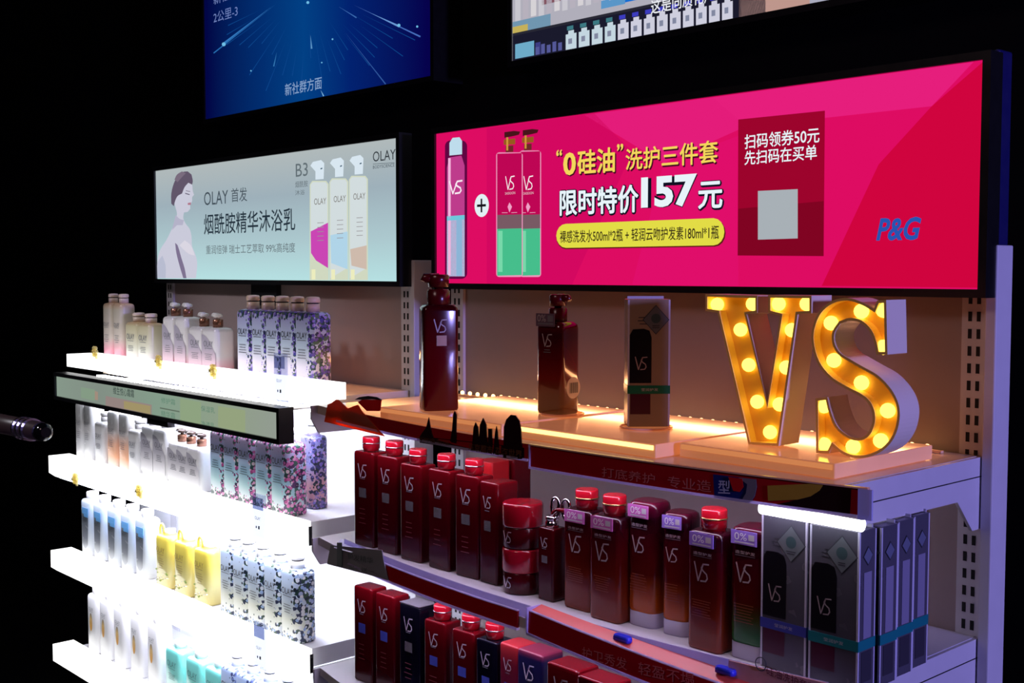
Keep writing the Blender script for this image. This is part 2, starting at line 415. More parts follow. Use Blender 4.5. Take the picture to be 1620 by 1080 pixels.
# ---------------------------------------------------------------- screens
def quad(mb, pts, y, mat): return mb.poly([at(px, py, y) for px, py in pts], mat)
def lay(ys, k): return ys - 0.0012 - 0.0005 * k
def text_on(mb, body, bl, br, tl, y, mat, bold=0.0, shear=0.0):
    a = at(*bl, y); b = at(*br, y); c = at(*tl, y)
    return text_mb(mb, body, a.x, b.x, a.z, c.z, y, mat, bold, shear)
class Screen:
    def __init__(s, name, label, cat, corners, ys, thick, bez, bg):
        P = [at(px, py, ys) for px, py in corners]   # tl tr br bl
        s.ys = ys; s.x0 = (P[0].x + P[3].x) / 2; s.x1 = (P[1].x + P[2].x) / 2
        s.z0 = (P[2].z + P[3].z) / 2; s.z1 = (P[0].z + P[1].z) / 2
        s.o = Vector(((s.x0 + s.x1) / 2, ys, s.z0))
        s.t = thing(name, label, cat, s.o)
        m = MB(); b = bez
        m.box(s.x0 - b, s.x1 + b, ys + 0.001, ys + thick, s.z0 - b, s.z1 + b, BLACK)
        for x0, x1, z0, z1 in ((s.x0 - b, s.x1 + b, s.z1, s.z1 + b), (s.x0 - b, s.x1 + b, s.z0 - b, s.z0), (s.x0 - b, s.x0, s.z0, s.z1), (s.x1, s.x1 + b, s.z0, s.z1)):
            m.box(x0, x1, ys - 0.006, ys + 0.001, z0, z1, BLACK)
        s.part('casing', m, s.t)
        m = MB(); m.box(s.x0, s.x1, ys - 0.0005, ys + 0.001, s.z0, s.z1, bg); s.disp = s.part('display', m, s.t)
    def part(s, name, mb, parent):
        me = mb.mesh(name); me.transform(Matrix.Translation(-s.o)); o = bpy.data.objects.new(name, me); C.objects.link(o); o.parent = parent; return o
    def sub(s, name, mb): return s.part(name, mb, s.disp)
YS = -0.045
# --- pink screen
PINK = px_em((222, 12, 98))
pk = Screen('led_screen', 'wide pink advertising screen with yellow and white price lettering', 'screen', ((691, 212), (1556, 95), (1551, 457), (691, 448)), YS, 0.030, 0.012, PINK)
m = MB(); y = lay(YS, 0)
quad(m, [(770, 203), (940, 179), (1000, 240), (905, 450), (770, 449)], y, px_em((212, 8, 96)))
quad(m, [(925, 182), (1128, 154), (1180, 200), (1050, 258)], y, px_em((228, 28, 122)))
quad(m, [(1128, 154), (1540, 98), (1474, 168), (1180, 200)], y, px_em((230, 30, 124)))
quad(m, [(1556, 97), (1552, 455), (1300, 452), (1390, 260), (1474, 168)], y, px_em((208, 4, 62)))
quad(m, [(1050, 258), (1168, 215), (1168, 452), (1000, 450)], y, px_em((224, 14, 106)))
pk.sub('background_facets', m)
def rounded(px0, px1, pt, pb, skew=0, r=6, n=5):
    pts = []
    for cx, cy, a in ((px1 - r, pt + r, -90), (px1 - r, pb - r, 0), (px0 + r, pb - r, 90), (px0 + r, pt + r, 180)):
        for i in range(n + 1):
            t_ = math.radians(a + 90 * i / n); pts.append((cx + r * math.cos(t_), cy + r * math.sin(t_)))
    return pts
# spray can picture
m = MB(); y = lay(YS, 1)
quad(m, rounded(704, 739, 222, 441, r=9), y, px_em((96, 6, 66)))
y = lay(YS, 2)
quad(m, [(711, 249), (730, 246), (735, 262), (735, 437), (707, 437), (707, 265)], y, px_em((190, 60, 140)))
quad(m, [(711, 246), (711, 226), (716, 218), (727, 217), (731, 223), (731, 244)], y, px_em((190, 220, 236)))
quad(m, [(707, 342), (735, 340), (735, 437), (707, 437)], y, px_em((172, 200, 230)))
y = lay(YS, 3)
quad(m, [(709, 250), (713, 250), (713, 435), (709, 435)], y, px_em((244, 180, 220)))
quad(m, [(722, 348), (731, 347), (731, 436), (722, 436)], y, px_em((140, 180, 214)))
quad(m, [(707, 342), (735, 340), (735, 347), (707, 349)], y, px_em((110, 200, 220)))
a = at(721, 296, y - .0004); vs_logo(m, a.x, a.z, at(731, 296, y).x - at(711, 296, y).x, 0.026, y - .0004, px_em((250, 235, 245)))
pk.sub('spray_can_picture', m)
# plus sign
m = MB(); y = lay(YS, 2); c0 = at(762, 325, y)
m.poly([(c0.x + .0225 * math.cos(i * PI / 14), y, c0.z + .0235 * math.sin(i * PI / 14)) for i in range(28)], px_em((226, 240, 244)))
y = lay(YS, 3)
m.box(c0.x - .014, c0.x + .014, y - 1e-4, y, c0.z - .0025, c0.z + .0025, px_em((20, 16, 24))); m.box(c0.x - .0025, c0.x + .0025, y - 1e-4, y, c0.z - .014, c0.z + .014, px_em((20, 16, 24)))
pk.sub('plus_sign', m)
# two pump bottles picture
for (xa, xb, top, k) in ((822, 856, 238, 1), (785, 827, 241, 3)):
    m = MB(); y = lay(YS, k)
    quad(m, rounded(xa, xb, top, 438, r=5), y, px_em((236, 150, 190)))
    y = lay(YS, k + 1)
    quad(m, [(xa + 1.5, top + 2), (xb - 1.5, top + 1), (xb - 1.5, 360), (xa + 1.5, 361)], y, px_em((190, 6, 84)))
    quad(m, [(xa + 1.5, 340), (xb - 1.5, 339), (xb - 1.5, 361), (xa + 1.5, 362)], y - .0001, px_em((120, 90, 100)))
    quad(m, [(xa + 1.5, 361), (xb - 1.5, 360), (xb - 1.5, 435), (xa + 1.5, 436)], y, px_em((70, 190, 140)))
    quad(m, [(xa + 3, 365), (xa + 10, 365), (xa + 10, 430), (xa + 3, 430)], y - .0001, px_em((120, 216, 170)))
    cxp = (xa + xb) / 2 - (0 if k == 3 else 4)
    quad(m, [(cxp - 6, top), (cxp - 6, top - 10), (cxp + 6, top - 11), (cxp + 6, top - 1)], y, px_em((110, 40, 40)))
    quad(m, [(cxp - 9, top - 12), (cxp - 9, top - 20), (cxp + 9, top - 22), (cxp + 9, top - 13)], y, px_em((150, 90, 30)))
    quad(m, [(cxp - 8, top - 23), (cxp - 8, top - 32), (cxp + 7, top - 34), (cxp + 17, top - 33), (cxp + 15, top - 28), (cxp + 7, top - 26)], y, px_em((70, 20, 26)))
    quad(m, [(cxp - 5, top - 24), (cxp - 2, top - 24), (cxp - 2, top - 3), (cxp - 5, top - 3)], y - .0001, px_em((206, 150, 60)))
    a = at(cxp + 1, 289, y); vs_logo(m, a.x, a.z, .026, .026, y - .0003, px_em((250, 236, 244)))
    text_on(m, 'SASSOON', (cxp - 7, 308), (cxp + 9, 307), (cxp - 7, 304), y - .0003, px_em((230, 190, 210)))
    quad(m, [(cxp - 12, 336), (cxp - 3, 336), (cxp - 3, 336.8), (cxp - 12, 336.8)], y - .0003, px_em((230, 170, 200)))
    quad(m, [(cxp + 3, 336), (cxp + 12, 335.5), (cxp + 12, 336.3), (cxp + 3, 336.8)], y - .0003, px_em((230, 170, 200)))
    quad(m, [(cxp, 320), (cxp + 4, 327), (cxp, 336), (cxp - 3, 327)], y - .0003, px_em((240, 160, 200)))
    pk.sub('pump_bottle_picture', m)
GOLD = px_em((244, 214, 92)); SHAD = px_em((70, 8, 34)); INK = px_em((14, 16, 34)); PALE = px_em((232, 244, 250))
def shadow_text(name, body, bl, br, tl, mat, bold, k, sh=SHAD, shb=None, d=(1.6, 2.0)):
    m = MB()
    text_on(m, body, (bl[0] + d[0], bl[1] + d[1]), (br[0] + d[0], br[1] + d[1]), (tl[0] + d[0], tl[1] + d[1]), lay(YS, k), sh, (shb if shb is not None else bold + .02))
    text_on(m, body, bl, br, tl, lay(YS, k + 1), mat, bold); return pk.sub(name, m)
shadow_text('headline_text', '0', (891, 278), (911, 276.5), (891, 242), GOLD, 0.03, 2)
shadow_text('headline_text', '硅油', (914, 276), (972, 272), (914, 239), GOLD, 0.03, 2)
shadow_text('headline_text', '\u201c', (880, 247), (889, 246), (880, 237), GOLD, 0.02, 2)
shadow_text('headline_text', '\u201d', (976, 239), (986, 238), (976, 228), GOLD, 0.02, 2)
shadow_text('headline_text', '洗护三件套', (990, 269), (1135, 259), (990, 236), GOLD, 0.018, 2)
shadow_text('price_text', '限时特价', (886, 341), (1009, 333), (886, 301), PALE, 0.03, 2, INK, 0.10, (.8, .8))
shadow_text('price_text', '157', (1014, 330), (1102, 327), (1014, 281), PALE, 0.04, 2, INK, 0.08, (1.5, 1.5))
shadow_text('price_text', '元', (1105, 330), (1142, 328), (1105, 289), PALE, 0.03, 2, INK, 0.10, (1, 1))
def pill(l, r, tl_, tr_, bl_, br_, n=8):
    pts = []; hl_ = (bl_ - tl_) / 2; hr = (br_ - tr_) / 2
    for i in range(n + 1):
        a = PI / 2 + PI * i / n; pts.append((l + hl_ * .8 + hl_ * .8 * math.cos(a), (tl_ + bl_) / 2 - hl_ * math.sin(a)))
    for i in range(n + 1):
        a = -PI / 2 + PI * i / n; pts.append((r - hr * .8 + hr * .8 * math.cos(a), (tr_ + br_) / 2 - hr * math.sin(a)))
    return pts
m = MB(); quad(m, pill(880, 1148, 356, 347, 394, 390), lay(YS, 2), px_em((90, 30, 20))); quad(m, pill(880, 1146, 354, 345, 392, 388), lay(YS, 3), px_em((226, 220, 70)))
text_on(m, '裸感洗发水500ml*2瓶 + 轻润云吻护发素180ml*1瓶', (886, 384), (1137, 379), (886, 365), lay(YS, 4), px_em((52, 42, 24)), 0.012); pk.sub('offer_pill', m)
m = MB(); quad(m, [(1168, 189), (1305, 175), (1303, 405), (1167, 404)], lay(YS, 1), px_em((156, 4, 44)))
quad(m, [(1168, 330), (1303, 318), (1303, 405), (1167, 404)], lay(YS, 2), px_em((128, 4, 34)))
text_on(m, '扫码领券50元', (1178, 236), (1296, 227), (1178, 213), lay(YS, 3), PALE, 0.014)
text_on(m, '先扫码在买单', (1178, 261), (1292, 253), (1178, 239), lay(YS, 3), PALE, 0.014)
quad(m, [(1199, 302), (1262, 299), (1262, 377), (1199, 379)], lay(YS, 3), px_em((168, 176, 182))); pk.sub('coupon_panel', m)
m = MB(); text_on(m, 'P&G', (1386, 381), (1457, 379), (1386, 345), lay(YS, 2), px_em((40, 84, 176)), 0.03, 0.25); pk.sub('logo_text', m)
# --- pale screen on the left
bgm = screen_grad('pale_screen_bg', 'Z', 0.0, 0.33, ((0, (182, 224, 226)), (0.3, (172, 200, 206)), (0.65, (158, 176, 186)), (1, (178, 186, 186))))
ol = Screen('led_screen', 'wide pale advertising screen showing three white pump bottles and a bare-shouldered woman', 'screen', ((248, 270), (630, 219), (630, 445), (248, 441)), YS, 0.030, 0.012, bgm)
m = MB(); y = lay(YS, 1)
quad(m, smooth([(249, 440), (249, 412), (254, 394), (263, 380), (270, 366), (277, 350), (280, 338), (277, 326), (275, 312), (277, 298), (283, 288), (292, 282), (301, 284), (304, 292), (305, 302), (307, 308), (304, 312), (304, 318), (301, 324), (301, 330), (297, 335), (291, 336), (290, 345), (294, 354), (300, 362), (303, 374), (304, 390), (309, 402), (312, 416), (310, 440)]), y, px_em((202, 202, 218)))
quad(m, smooth([(271, 322), (271, 306), (275, 290), (281, 279), (289, 272), (297, 271), (303, 276), (305, 286), (304, 292), (298, 289), (292, 296), (288, 306), (281, 310), (277, 318), (275, 326)]), lay(YS, 2), px_em((98, 86, 106)))
quad(m, smooth([(276, 284), (280, 276), (288, 271), (294, 274), (288, 280), (281, 288)]), lay(YS, 3), px_em((122, 108, 126)))
quad(m, smooth([(278, 340), (284, 346), (291, 348), (289, 356), (280, 356), (272, 364)]), lay(YS, 2), px_em((180, 178, 200)))
quad(m, smooth([(277, 384), (281, 388), (287, 408), (292, 424), (295, 440), (290, 440), (284, 420), (279, 400)]), lay(YS, 2), px_em((126, 114, 144)))
quad(m, smooth([(284, 388), (292, 380), (302, 388), (308, 404), (300, 402), (292, 396)]), lay(YS, 2), px_em((218, 214, 226)))
quad(m, smooth([(249, 440), (250, 414), (257, 404), (262, 420), (262, 440)]), lay(YS, 2), px_em((184, 188, 208)))
quad(m, [(293, 305), (300, 307), (300, 308.5), (293, 306.5)], lay(YS, 2), px_em((96, 88, 110))); quad(m, [(294, 301), (301, 302.5), (301, 303.4), (294, 302)], lay(YS, 2), px_em((120, 108, 126))); quad(m, smooth([(297, 321), (302, 320), (302, 324), (297, 324)]), lay(YS, 2), px_em((176, 120, 138)))
ol.sub('woman_picture', m)
INKO = px_em((66, 78, 88)); INKL = px_em((98, 110, 116))
m = MB(); text_on(m, 'OLAY', (323, 325), (361, 321), (323, 304), lay(YS, 1), INKO); text_on(m, '首发', (366, 320), (391, 317), (366, 298), lay(YS, 1), INKO); ol.sub('headline_text', m)
m = MB(); text_on(m, '烟酰胺精华沐浴乳', (323, 371), (467, 364), (323, 339), lay(YS, 1), px_em((36, 50, 62)), 0.008); ol.sub('headline_text', m)
m = MB(); text_on(m, '重润倍弹 瑞士工艺萃取 99%高纯度', (326, 402), (467, 399), (326, 388), lay(YS, 1), INKL); ol.sub('caption_text', m)
m = MB(); text_on(m, 'B3', (468, 280), (487, 278), (468, 259), lay(YS, 1), INKL); text_on(m, '烟酰胺', (467, 297), (487, 295), (467, 287), lay(YS, 1), INKL); text_on(m, '沐浴', (467, 309), (482, 308), (467, 301), lay(YS, 1), INKL); ol.sub('caption_text', m)
m = MB(); text_on(m, 'OLAY', (590, 256), (626, 253), (590, 240), lay(YS, 1), px_em((44, 50, 56))); text_on(m, 'BODYSCIENCE', (590, 267), (624, 265), (590, 262), lay(YS, 1), INKO)
quad(m, [(590, 259), (624, 257), (624, 257.7), (590, 259.7)], lay(YS, 1), INKO); ol.sub('logo_text', m)
for xa, top, foot in ((490, 286, None), (521, 282, None), (552, 278, None)):
    m = MB(); xb = xa + 30; y = lay(YS, 1)
    quad(m, [(xa, 443), (xa, top + 6), (xa + 4, top), (xb - 4, top), (xb, top + 5), (xb, 443)], y, px_em((208, 216, 192)))
    y = lay(YS, 2)
    quad(m, [(xa + 1.5, 440 if xa != 490 else 400), (xa + 1.5, top + 6), (xa + 5, top + 2), (xb - 5, top + 2), (xb - 2, top + 6), (xb - 2, 424)], y, px_em((210, 220, 222)))
    if xa == 490: quad(m, [(491.5, 366), (519, 352), (519, 424), (500, 412), (492, 400)], lay(YS, 3), px_em((202, 70, 180)))
    elif xa == 521: quad(m, [(522.5, 372), (550, 366), (550, 426), (524, 416)], lay(YS, 3), px_em((176, 212, 232)))
    else: quad(m, [(554, 394), (580, 388), (580, 426), (556, 420)], lay(YS, 3), px_em((206, 186, 172)))
    quad(m, [(xa + 3, 426), (xa + 9, 426), (xa + 9, 442), (xa + 3, 442)], y - .0002, px_em((236, 236, 190)))
    quad(m, [(xa + 9, top - 2), (xa + 9, top - 15), (xa + 1, top - 24), (xa + 5, top - 30), (xa + 18, top - 33), (xa + 23, top - 28), (xa + 22, top - 3)], y, px_em((216, 230, 240)))
    quad(m, [(xa + 17, top - 20), (xa + 20, top - 21), (xa + 20, top - 19), (xa + 17, top - 18)], lay(YS, 3), px_em((60, 90, 110)))
    text_on(m, 'OLAY', (xa + 7, top + 38), (xa + 26, top + 36), (xa + 7, top + 28), lay(YS, 3), px_em((120, 116, 110)))
    for q in range(5): quad(m, [(xa + 12, top + 66 + q * 7), (xa + 22, top + 65.5 + q * 7), (xa + 22, top + 66.5 + q * 7), (xa + 12, top + 67 + q * 7)], lay(YS, 4), px_em((150, 146, 150)))
    ol.sub('pump_bottle_picture', m)
m = MB(); m.box(at(397, 446, -.02).x, at(437, 452, -.02).x, -0.02, -0.0055, 1.47, 1.535, BLACK); ol.part('mounting_bracket', m, ol.t)
for sx in (-1.0, -0.3):
    m = MB(); m.box(sx, sx + .06, -0.0152, -0.0052, 1.56, 1.595, BLACK); pk.part('mounting_bracket', m, pk.t)
# --- two wall screens above
YT = 0.40
bgb = screen_grad('blue_screen_bg', 'X', -0.62, 0.62, ((0, (2, 6, 70)), (0.3, (2, 46, 112)), (0.5, (2, 64, 132)), (0.7, (2, 34, 112)), (1, (6, 2, 76))))
# lower corners from the photo, the upper ones lie above the frame at 16:9
a0 = at(326, 187, YT); a1 = at(683, 123, YT); wdt = a1.x - a0.x; hgt = 0.66
def tvcls(name, label, xa, xb, zb, zt, bg):
    s = Screen.__new__(Screen); s.ys = YT; s.x0, s.x1, s.z0, s.z1 = xa, xb, zb, zt; s.o = Vector(((xa + xb) / 2, YT, zb))
    s.t = thing(name, label, 'screen', s.o); m = MB(); b = 0.014
    m.box(xa - b, xb + b, YT + 0.001, 0.499, zb - b, zt + b, BLACK)
    for x0, x1, z0, z1 in ((xa - b, xb + b, zt, zt + b), (xa - b, xb + b, zb - b, zb), (xa - b, xa, zb, zt), (xb, xb + b, zb, zt)): m.box(x0, x1, YT - 0.005, YT + .001, z0, z1, BLACK)
    s.part('casing', m, s.t); m = MB(); m.box(xa, xb, YT - .0005, YT + .001, zb, zt, bg); s.disp = s.part('display', m, s.t); return s
tb = tvcls('wall_screen', 'blue wall screen with light streaks mounted high on the left', a0.x, a1.x, (a0.z + a1.z) / 2, (a0.z + a1.z) / 2 + hgt, bgb)
def lt(k): return YT - 0.0012 - 0.0005 * k
m = MB()
def streak(p, q, wd, col): 
    (ax, ay), (bx, by) = p, q; n = Vector((-(by - ay), bx - ax)).normalized() * wd
    quad(m, [(ax - n.x, ay - n.y), (bx, by), (ax + n.x, ay + n.y)], lt(1), px_em(col))
streak((338, 84), (437, 6), .9, (40, 110, 180)); streak((352, 70), (430, 10), 1.4, (50, 120, 190)); streak((665, 58), (560, 8), 1.2, (70, 110, 190)); streak((632, 42), (585, 20), 1.6, (110, 160, 220))
streak((610, 133), (545, 50), .9, (50, 90, 160)); streak((564, 28), (535, 10), .9, (60, 110, 180)); streak((493, 77), (491, 55), 1.3, (90, 150, 200)); streak((433, 105), (438, 82), 1.0, (50, 120, 180)); streak((512, 152), (507, 142), 1.0, (120, 180, 220))
for (px_, py_, r_) in ((354, 70, 3.2), (631, 40, 2.6), (660, 42, 1.8), (487, 4, 2.4), (509, 99, 1.2), (526, 62, 1.4), (397, 112, 1.2)):
    quad(m, [(px_ + r_ * math.cos(i * PI / 4), py_ + r_ * math.sin(i * PI / 4)) for i in range(8)], lt(2), px_em((110, 190, 230)))
for i in range(24):
    ang = math.radians(-60 + 5.2 * i); r0 = 60 + 40 * random.random(); r1 = r0 + 40 + 50 * random.random()
    p = (486 + r0 * math.sin(ang) * 1.2, -20 + r0 * math.cos(ang)); q = (486 + r1 * math.sin(ang) * 1.2, -20 + r1 * math.cos(ang))
    if q[1] < 118 - .19 * (q[0] - 683) and 330 < q[0] < 678: streak(q, p, .6, (14, 70, 140))
tb.sub('light_streaks', m)
m = MB(); text_on(m, '新社群方面', (451, 152), (509, 141), (451, 133), lt(2), px_em((130, 160, 200)), .01); tb.sub('caption_text', m)
m = MB(); text_on(m, '2公里-3', (338, 37), (376, 28), (338, 20), lt(2), px_em((110, 130, 190))); tb.sub('caption_text', m); m = MB(); text_on(m, '新社区', (338, 8), (376, 0), (338, -9), lt(2), px_em((110, 130, 190))); tb.sub('caption_text', m)
b0 = at(811, 97, YT); b1x = b0.x + wdt
ts = tvcls('wall_screen', 'wall screen showing store shelves of white bottles, high above the pink screen', b0.x, b1x, b0.z, b0.z + hgt, px_em((176, 174, 186)))
def T(u, v): # u along the lower edge in photo px from the left corner, v px up at the left
    return (811 + u, 97 - 0.1885 * u - v * (1 + u / 1726.0))
m = MB()
def tq(u0, u1, v0, v1, col, k=1): quad(m, [T(u0, v0), T(u1, v0), T(u1, v1), T(u0, v1)], lt(k), px_em(col))
tq(0, 400, 0, 40, (26, 26, 44)); tq(358, 470, 0, 80, (190, 150, 140)); tq(470, 620, 0, 80, (170, 170, 190)); tq(0, 345, 40, 44, (40, 40, 52), 2)
tq(0, 60, 44, 62, (112, 150, 176), 2); tq(0, 24, 44, 54, (196, 176, 90), 3); tq(140, 178, 52, 66, (90, 150, 200), 2); tq(178, 238, 54, 90, (20, 110, 210), 2); tq(46, 76, 78, 120, (130, 84, 96), 2)
for i in range(14): tq(4 + i * 12.4, 12.5 + i * 12.4, 62 + (i % 3), 108, ((200, 198, 206), (182, 176, 188), (214, 210, 214))[i % 3], 2)
tq(4, 34, 3, 26, (110, 170, 200), 2); tq(36, 44, 3, 22, (60, 60, 130), 2)
for i in range(5): tq(36 + i * 9, 42 + i * 9, 3, 15 + i % 2 * 3, (84, 88, 150), 3)
ts.sub('shelf_picture', m)
m = MB()
for i in range(13):
    u = 84 + i * 20.6
    col = (196, 214, 224) if i < 4 else (206, 206, 222)
    tq(u, u + 17, 2, 25, col, 2); tq(u + 4, u + 13, 25, 30, col, 2); tq(u + 2, u + 12, 31, 37, (60, 120, 130) if i < 4 else (60, 60, 190), 2); tq(u + 4, u + 10, 10, 18, (130, 136, 160), 3)
ts.sub('bottle_picture', m)
m = MB(); text_on(m, '这是同质化产', (1030, 23), (1130, 4), (1030, 0), lt(4), px_em((236, 238, 244)), .012); ts.sub('caption_text', m)

# --- slim strip screen on the left unit
YL = -0.356
sg = screen_grad('strip_screen_bg', 'X', -0.62, 0.62, ((0, (134, 152, 138)), (0.25, (130, 142, 132)), (0.55, (132, 156, 138)), (0.8, (144, 158, 136)), (1, (146, 154, 146))))
st = Screen('strip_screen', 'slim black-framed shelf screen with pale green picture under the upper light box', 'screen', ((90, 597), (441, 649), (441, 697), (90, 624)), YL, 0.03, 0.010, sg)
m = MB(); text_on(m, '维生悦心霜霜', (179, 623), (212, 628), (179, 611), lay(YL, 1), px_em((70, 84, 78)), .015); st.sub('headline_text', m)
m = MB(); y = lay(YL, 1)
quad(m, [(167, 626), (240, 640), (240, 659), (167, 643)], y, px_em((148, 132, 128))); quad(m, [(196, 634), (238, 642), (238, 655), (196, 646)], lay(YL, 2), px_em((160, 146, 104)))
st.sub('picture_block', m)
for k_, (P_, c_) in enumerate((([(150, 618), (155, 620), (155, 633), (150, 632)], (160, 140, 124)), ([(128, 612), (150, 616), (150, 634), (128, 629)], (132, 154, 132)), ([(253, 644), (284, 650), (284, 652), (253, 646)], (96, 110, 96)), ([(285, 630), (318, 636), (318, 672), (285, 664)], (142, 162, 128)), ([(345, 642), (388, 649), (388, 684), (345, 675)], (148, 162, 126)))):
    m = MB(); quad(m, P_, y, px_em(c_)); st.sub('picture_block', m)
for px_, py_, s_ in ((255, 637, '修护霜'), (255, 658, '精华霜'), (318, 650, '保湿乳'), (318, 674, '净透乳')):
    m = MB(); text_on(m, s_, (px_, py_), (px_ + 22, py_ + 3.5), (px_, py_ - 9), lay(YL, 2), px_em((92, 130, 110))); st.sub('caption_text', m)
m = MB(); xx = x_at(245, YL, 1.18); m.box(xx - .05, xx + .06, YL + .004, YL + .022, st.z0 - .026, st.z0 - .0102, BLACK); st.part('latch', m, st.t)
for xx in (-2.3, -1.40):
    m = MB(); m.box(xx, xx + .04, YL + .0301, -0.206, 1.266, 1.270, WHITE); st.part('mounting_arm', m, st.t)

# ---------------------------------------------------------------- platforms, light string and marquee letters on the right top shelf
ZP = 1.316
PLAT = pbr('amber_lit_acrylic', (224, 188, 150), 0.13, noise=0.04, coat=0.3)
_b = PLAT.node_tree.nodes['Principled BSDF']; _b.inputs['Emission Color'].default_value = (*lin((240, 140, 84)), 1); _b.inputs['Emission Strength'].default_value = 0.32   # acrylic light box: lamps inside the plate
def platform(label, x0, x1, y0, y1, glow=False):
    t = thing('acrylic_platform', label, 'platform', ((x0 + x1) / 2, (y0 + y1) / 2, 1.296), 0, 'acrylic platforms on the right top shelf')
    hx, hy = (x1 - x0) / 2, (y1 - y0) / 2
    m = MB(); m.box(-hx, hx, -hy, hy, 0, ZP - 1.296, PLAT); obj('plate', m, t, 0.0015)
    m = MB(); m.box(-hx + .004, hx - .004, -hy - .0016, -hy, ZP - 1.296 - .0085, ZP - 1.296 - .002, emit('glowing_edge', (255, 214, 130), 2.2) if glow else emit('soft_edge', (255, 160, 100), 0.62)); obj('lit_edge', m, t)
    return t
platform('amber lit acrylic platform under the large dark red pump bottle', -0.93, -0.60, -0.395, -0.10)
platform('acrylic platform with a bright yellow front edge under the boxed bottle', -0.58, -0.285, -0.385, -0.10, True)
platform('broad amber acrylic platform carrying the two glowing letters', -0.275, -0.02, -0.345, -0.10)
t = thing('light_string', 'string of tiny warm lights along the wall behind the right top shelf', 'light string', (-0.6, -0.035, 1.297))
m = MB(); m.box(-0.54, 0.56, -0.004, 0.004, -0.0015, 0.002, pbr('string_tape', (230, 190, 150), 0.4)); obj('tape', m, t)
led = MB(); led.ball((0, 0, 0), 0.0042, WARM, 10); leme = led.mesh('led')
for i in range(44):
    o = bpy.data.objects.new('led', leme); C.objects.link(o); o.parent = t; o.location = (-0.53 + i * 0.0248, 0, 0.0055)
for px_, py_, r_, lab in ((1012, 676, .040, 'clear plastic ring under the boxed bottle on the right top shelf'), (880, 655, .036, 'clear plastic ring under the middle red pump bottle')):
    c = onz(px_ + 10, py_, ZP); m = MB(); m.tube([(r_ * math.cos(i * PI / 20), r_ * math.sin(i * PI / 20), 0.0015) for i in range(40)], 0.0018, acrylic('clear_ring', (255, 220, 190), .4), 6, True)
    o = tag(obj('display_ring', m, None, 0, (c.x, c.y, ZP)), lab, 'ring', 'clear rings on the platforms')

def offset_poly(pts, d):
    """inset a clockwise or anticlockwise 2-D outline by d"""
    n = len(pts); A = sum(pts[i][0] * pts[(i + 1) % n][1] - pts[(i + 1) % n][0] * pts[i][1] for i in range(n)); sgn = 1 if A > 0 else -1; out = []
    for i in range(n):
        p0, p1, p2 = (Vector(pts[(i + k) % n]) for k in (-1, 0, 1)); e1 = (p1 - p0).normalized(); e2 = (p2 - p1).normalized()
        n1 = Vector((-e1.y, e1.x)) * sgn; n2 = Vector((-e2.y, e2.x)) * sgn; b = n1 + n2
        if b.length < 1e-6: b = n1
        b.normalize(); k = d / max(0.45, b.dot(n1)); out.append(tuple(p1 + b * k))
    return out
AMB = pbr('amber_letter_face', (255, 190, 76), 0.35)
SHELL = pbr('white_letter_shell', (236, 222, 206), 0.35)
BULB = emit('bulb_glow', (255, 214, 84), 3.0)
def K(p): return (1080 + p[0] / 2.4537, 380 + p[1] / 2.4537)
VO = [(88, 212), (190, 215), (290, 218), (290, 284), (248, 290), (328, 632), (378, 296), (332, 284), (332, 216), (416, 217), (500, 218), (500, 286), (446, 290), (372, 801), (255, 795), (135, 284), (88, 277)]
SO = [(790, 228), (795, 440), (752, 440), (745, 400), (725, 350), (690, 317), (650, 308), (612, 320), (590, 355), (590, 395), (610, 432), (650, 458), (700, 487), (760, 522), (810, 575), (838, 632), (842, 692), (822, 760), (780, 810), (720, 838), (660, 840), (612, 820), (582, 795), (568, 824), (518, 822), (516, 610), (562, 605), (575, 660), (600, 718), (640, 752), (680, 764), (714, 750), (734, 712), (737, 670), (720, 628), (690, 602), (640, 576), (570, 532), (522, 470), (500, 390), (505, 330), (532, 270), (580, 232), (640, 220), (700, 238), (742, 262), (755, 230)]
VBU = [(130, 252), (268, 250), (368, 250), (478, 250), (220, 350), (420, 352), (252, 487), (398, 497), (285, 630), (372, 640), (335, 748)]
SBU = [(776, 268), (775, 412), (690, 272), (572, 318), (583, 463), (690, 550), (792, 658), (765, 775), (658, 798), (545, 640), (545, 790)]
def marquee(label, outline, bulbs, yfr):
    w_ = [at(*K(p), yfr) for p in outline]; zb = min(p.z for p in w_); xm = sum(p.x for p in w_) / len(w_)
    pts = [(p.x - xm, p.z - zb) for p in w_]; pts = smooth(pts, 4) if len(pts) > 20 else pts; D = 0.048; rec = 0.016
    t = thing('marquee_letter', label, 'lit letter', (xm, yfr, ZP + 0.0005), 0, 'glowing letters on the right top shelf')
    ins = offset_poly(pts, 0.0035); n = len(pts)
    m = MB(); o3 = lambda P, y: [(x, y, z) for x, z in P]
    ring = lambda A, B: m.add(A + B, [(i, (i + 1) % n, (i + 1) % n + n, i + n) for i in range(n)], SHELL)
    ring(o3(pts, 0), o3(pts, D)); RIMA = pbr('bulb_lit_letter_rim', (250, 206, 120), .35)  # amber bulb light on the white shell, put into the rim colour
    for A_, B_ in ((o3(pts, 0), o3(ins, 0)), (o3(ins, 0), o3(ins, rec))): m.add(A_ + B_, [(i, (i + 1) % n, (i + 1) % n + n, i + n) for i in range(n)], RIMA)
    m.poly(o3(pts, D), SHELL)
    obj('shell', m, t)
    m = MB(); m.prism(o3(ins, rec), (0, 0.003, 0), AMB); obj('face', m, t)
    for b in bulbs:
        q = at(*K(b), yfr + rec * 0.5); bm_ = MB(); bm_.ball((0, 0, 0), 0.0098, BULB, 12); o = obj('bulb', bm_, t); o.location = (q.x - xm, rec - .0055, q.z - zb)
    return t
marquee('glowing amber letter V with round bulbs on the right top shelf', VO, VBU, -0.29)
marquee('glowing amber letter S with round bulbs on the right top shelf', SO, SBU, -0.288)

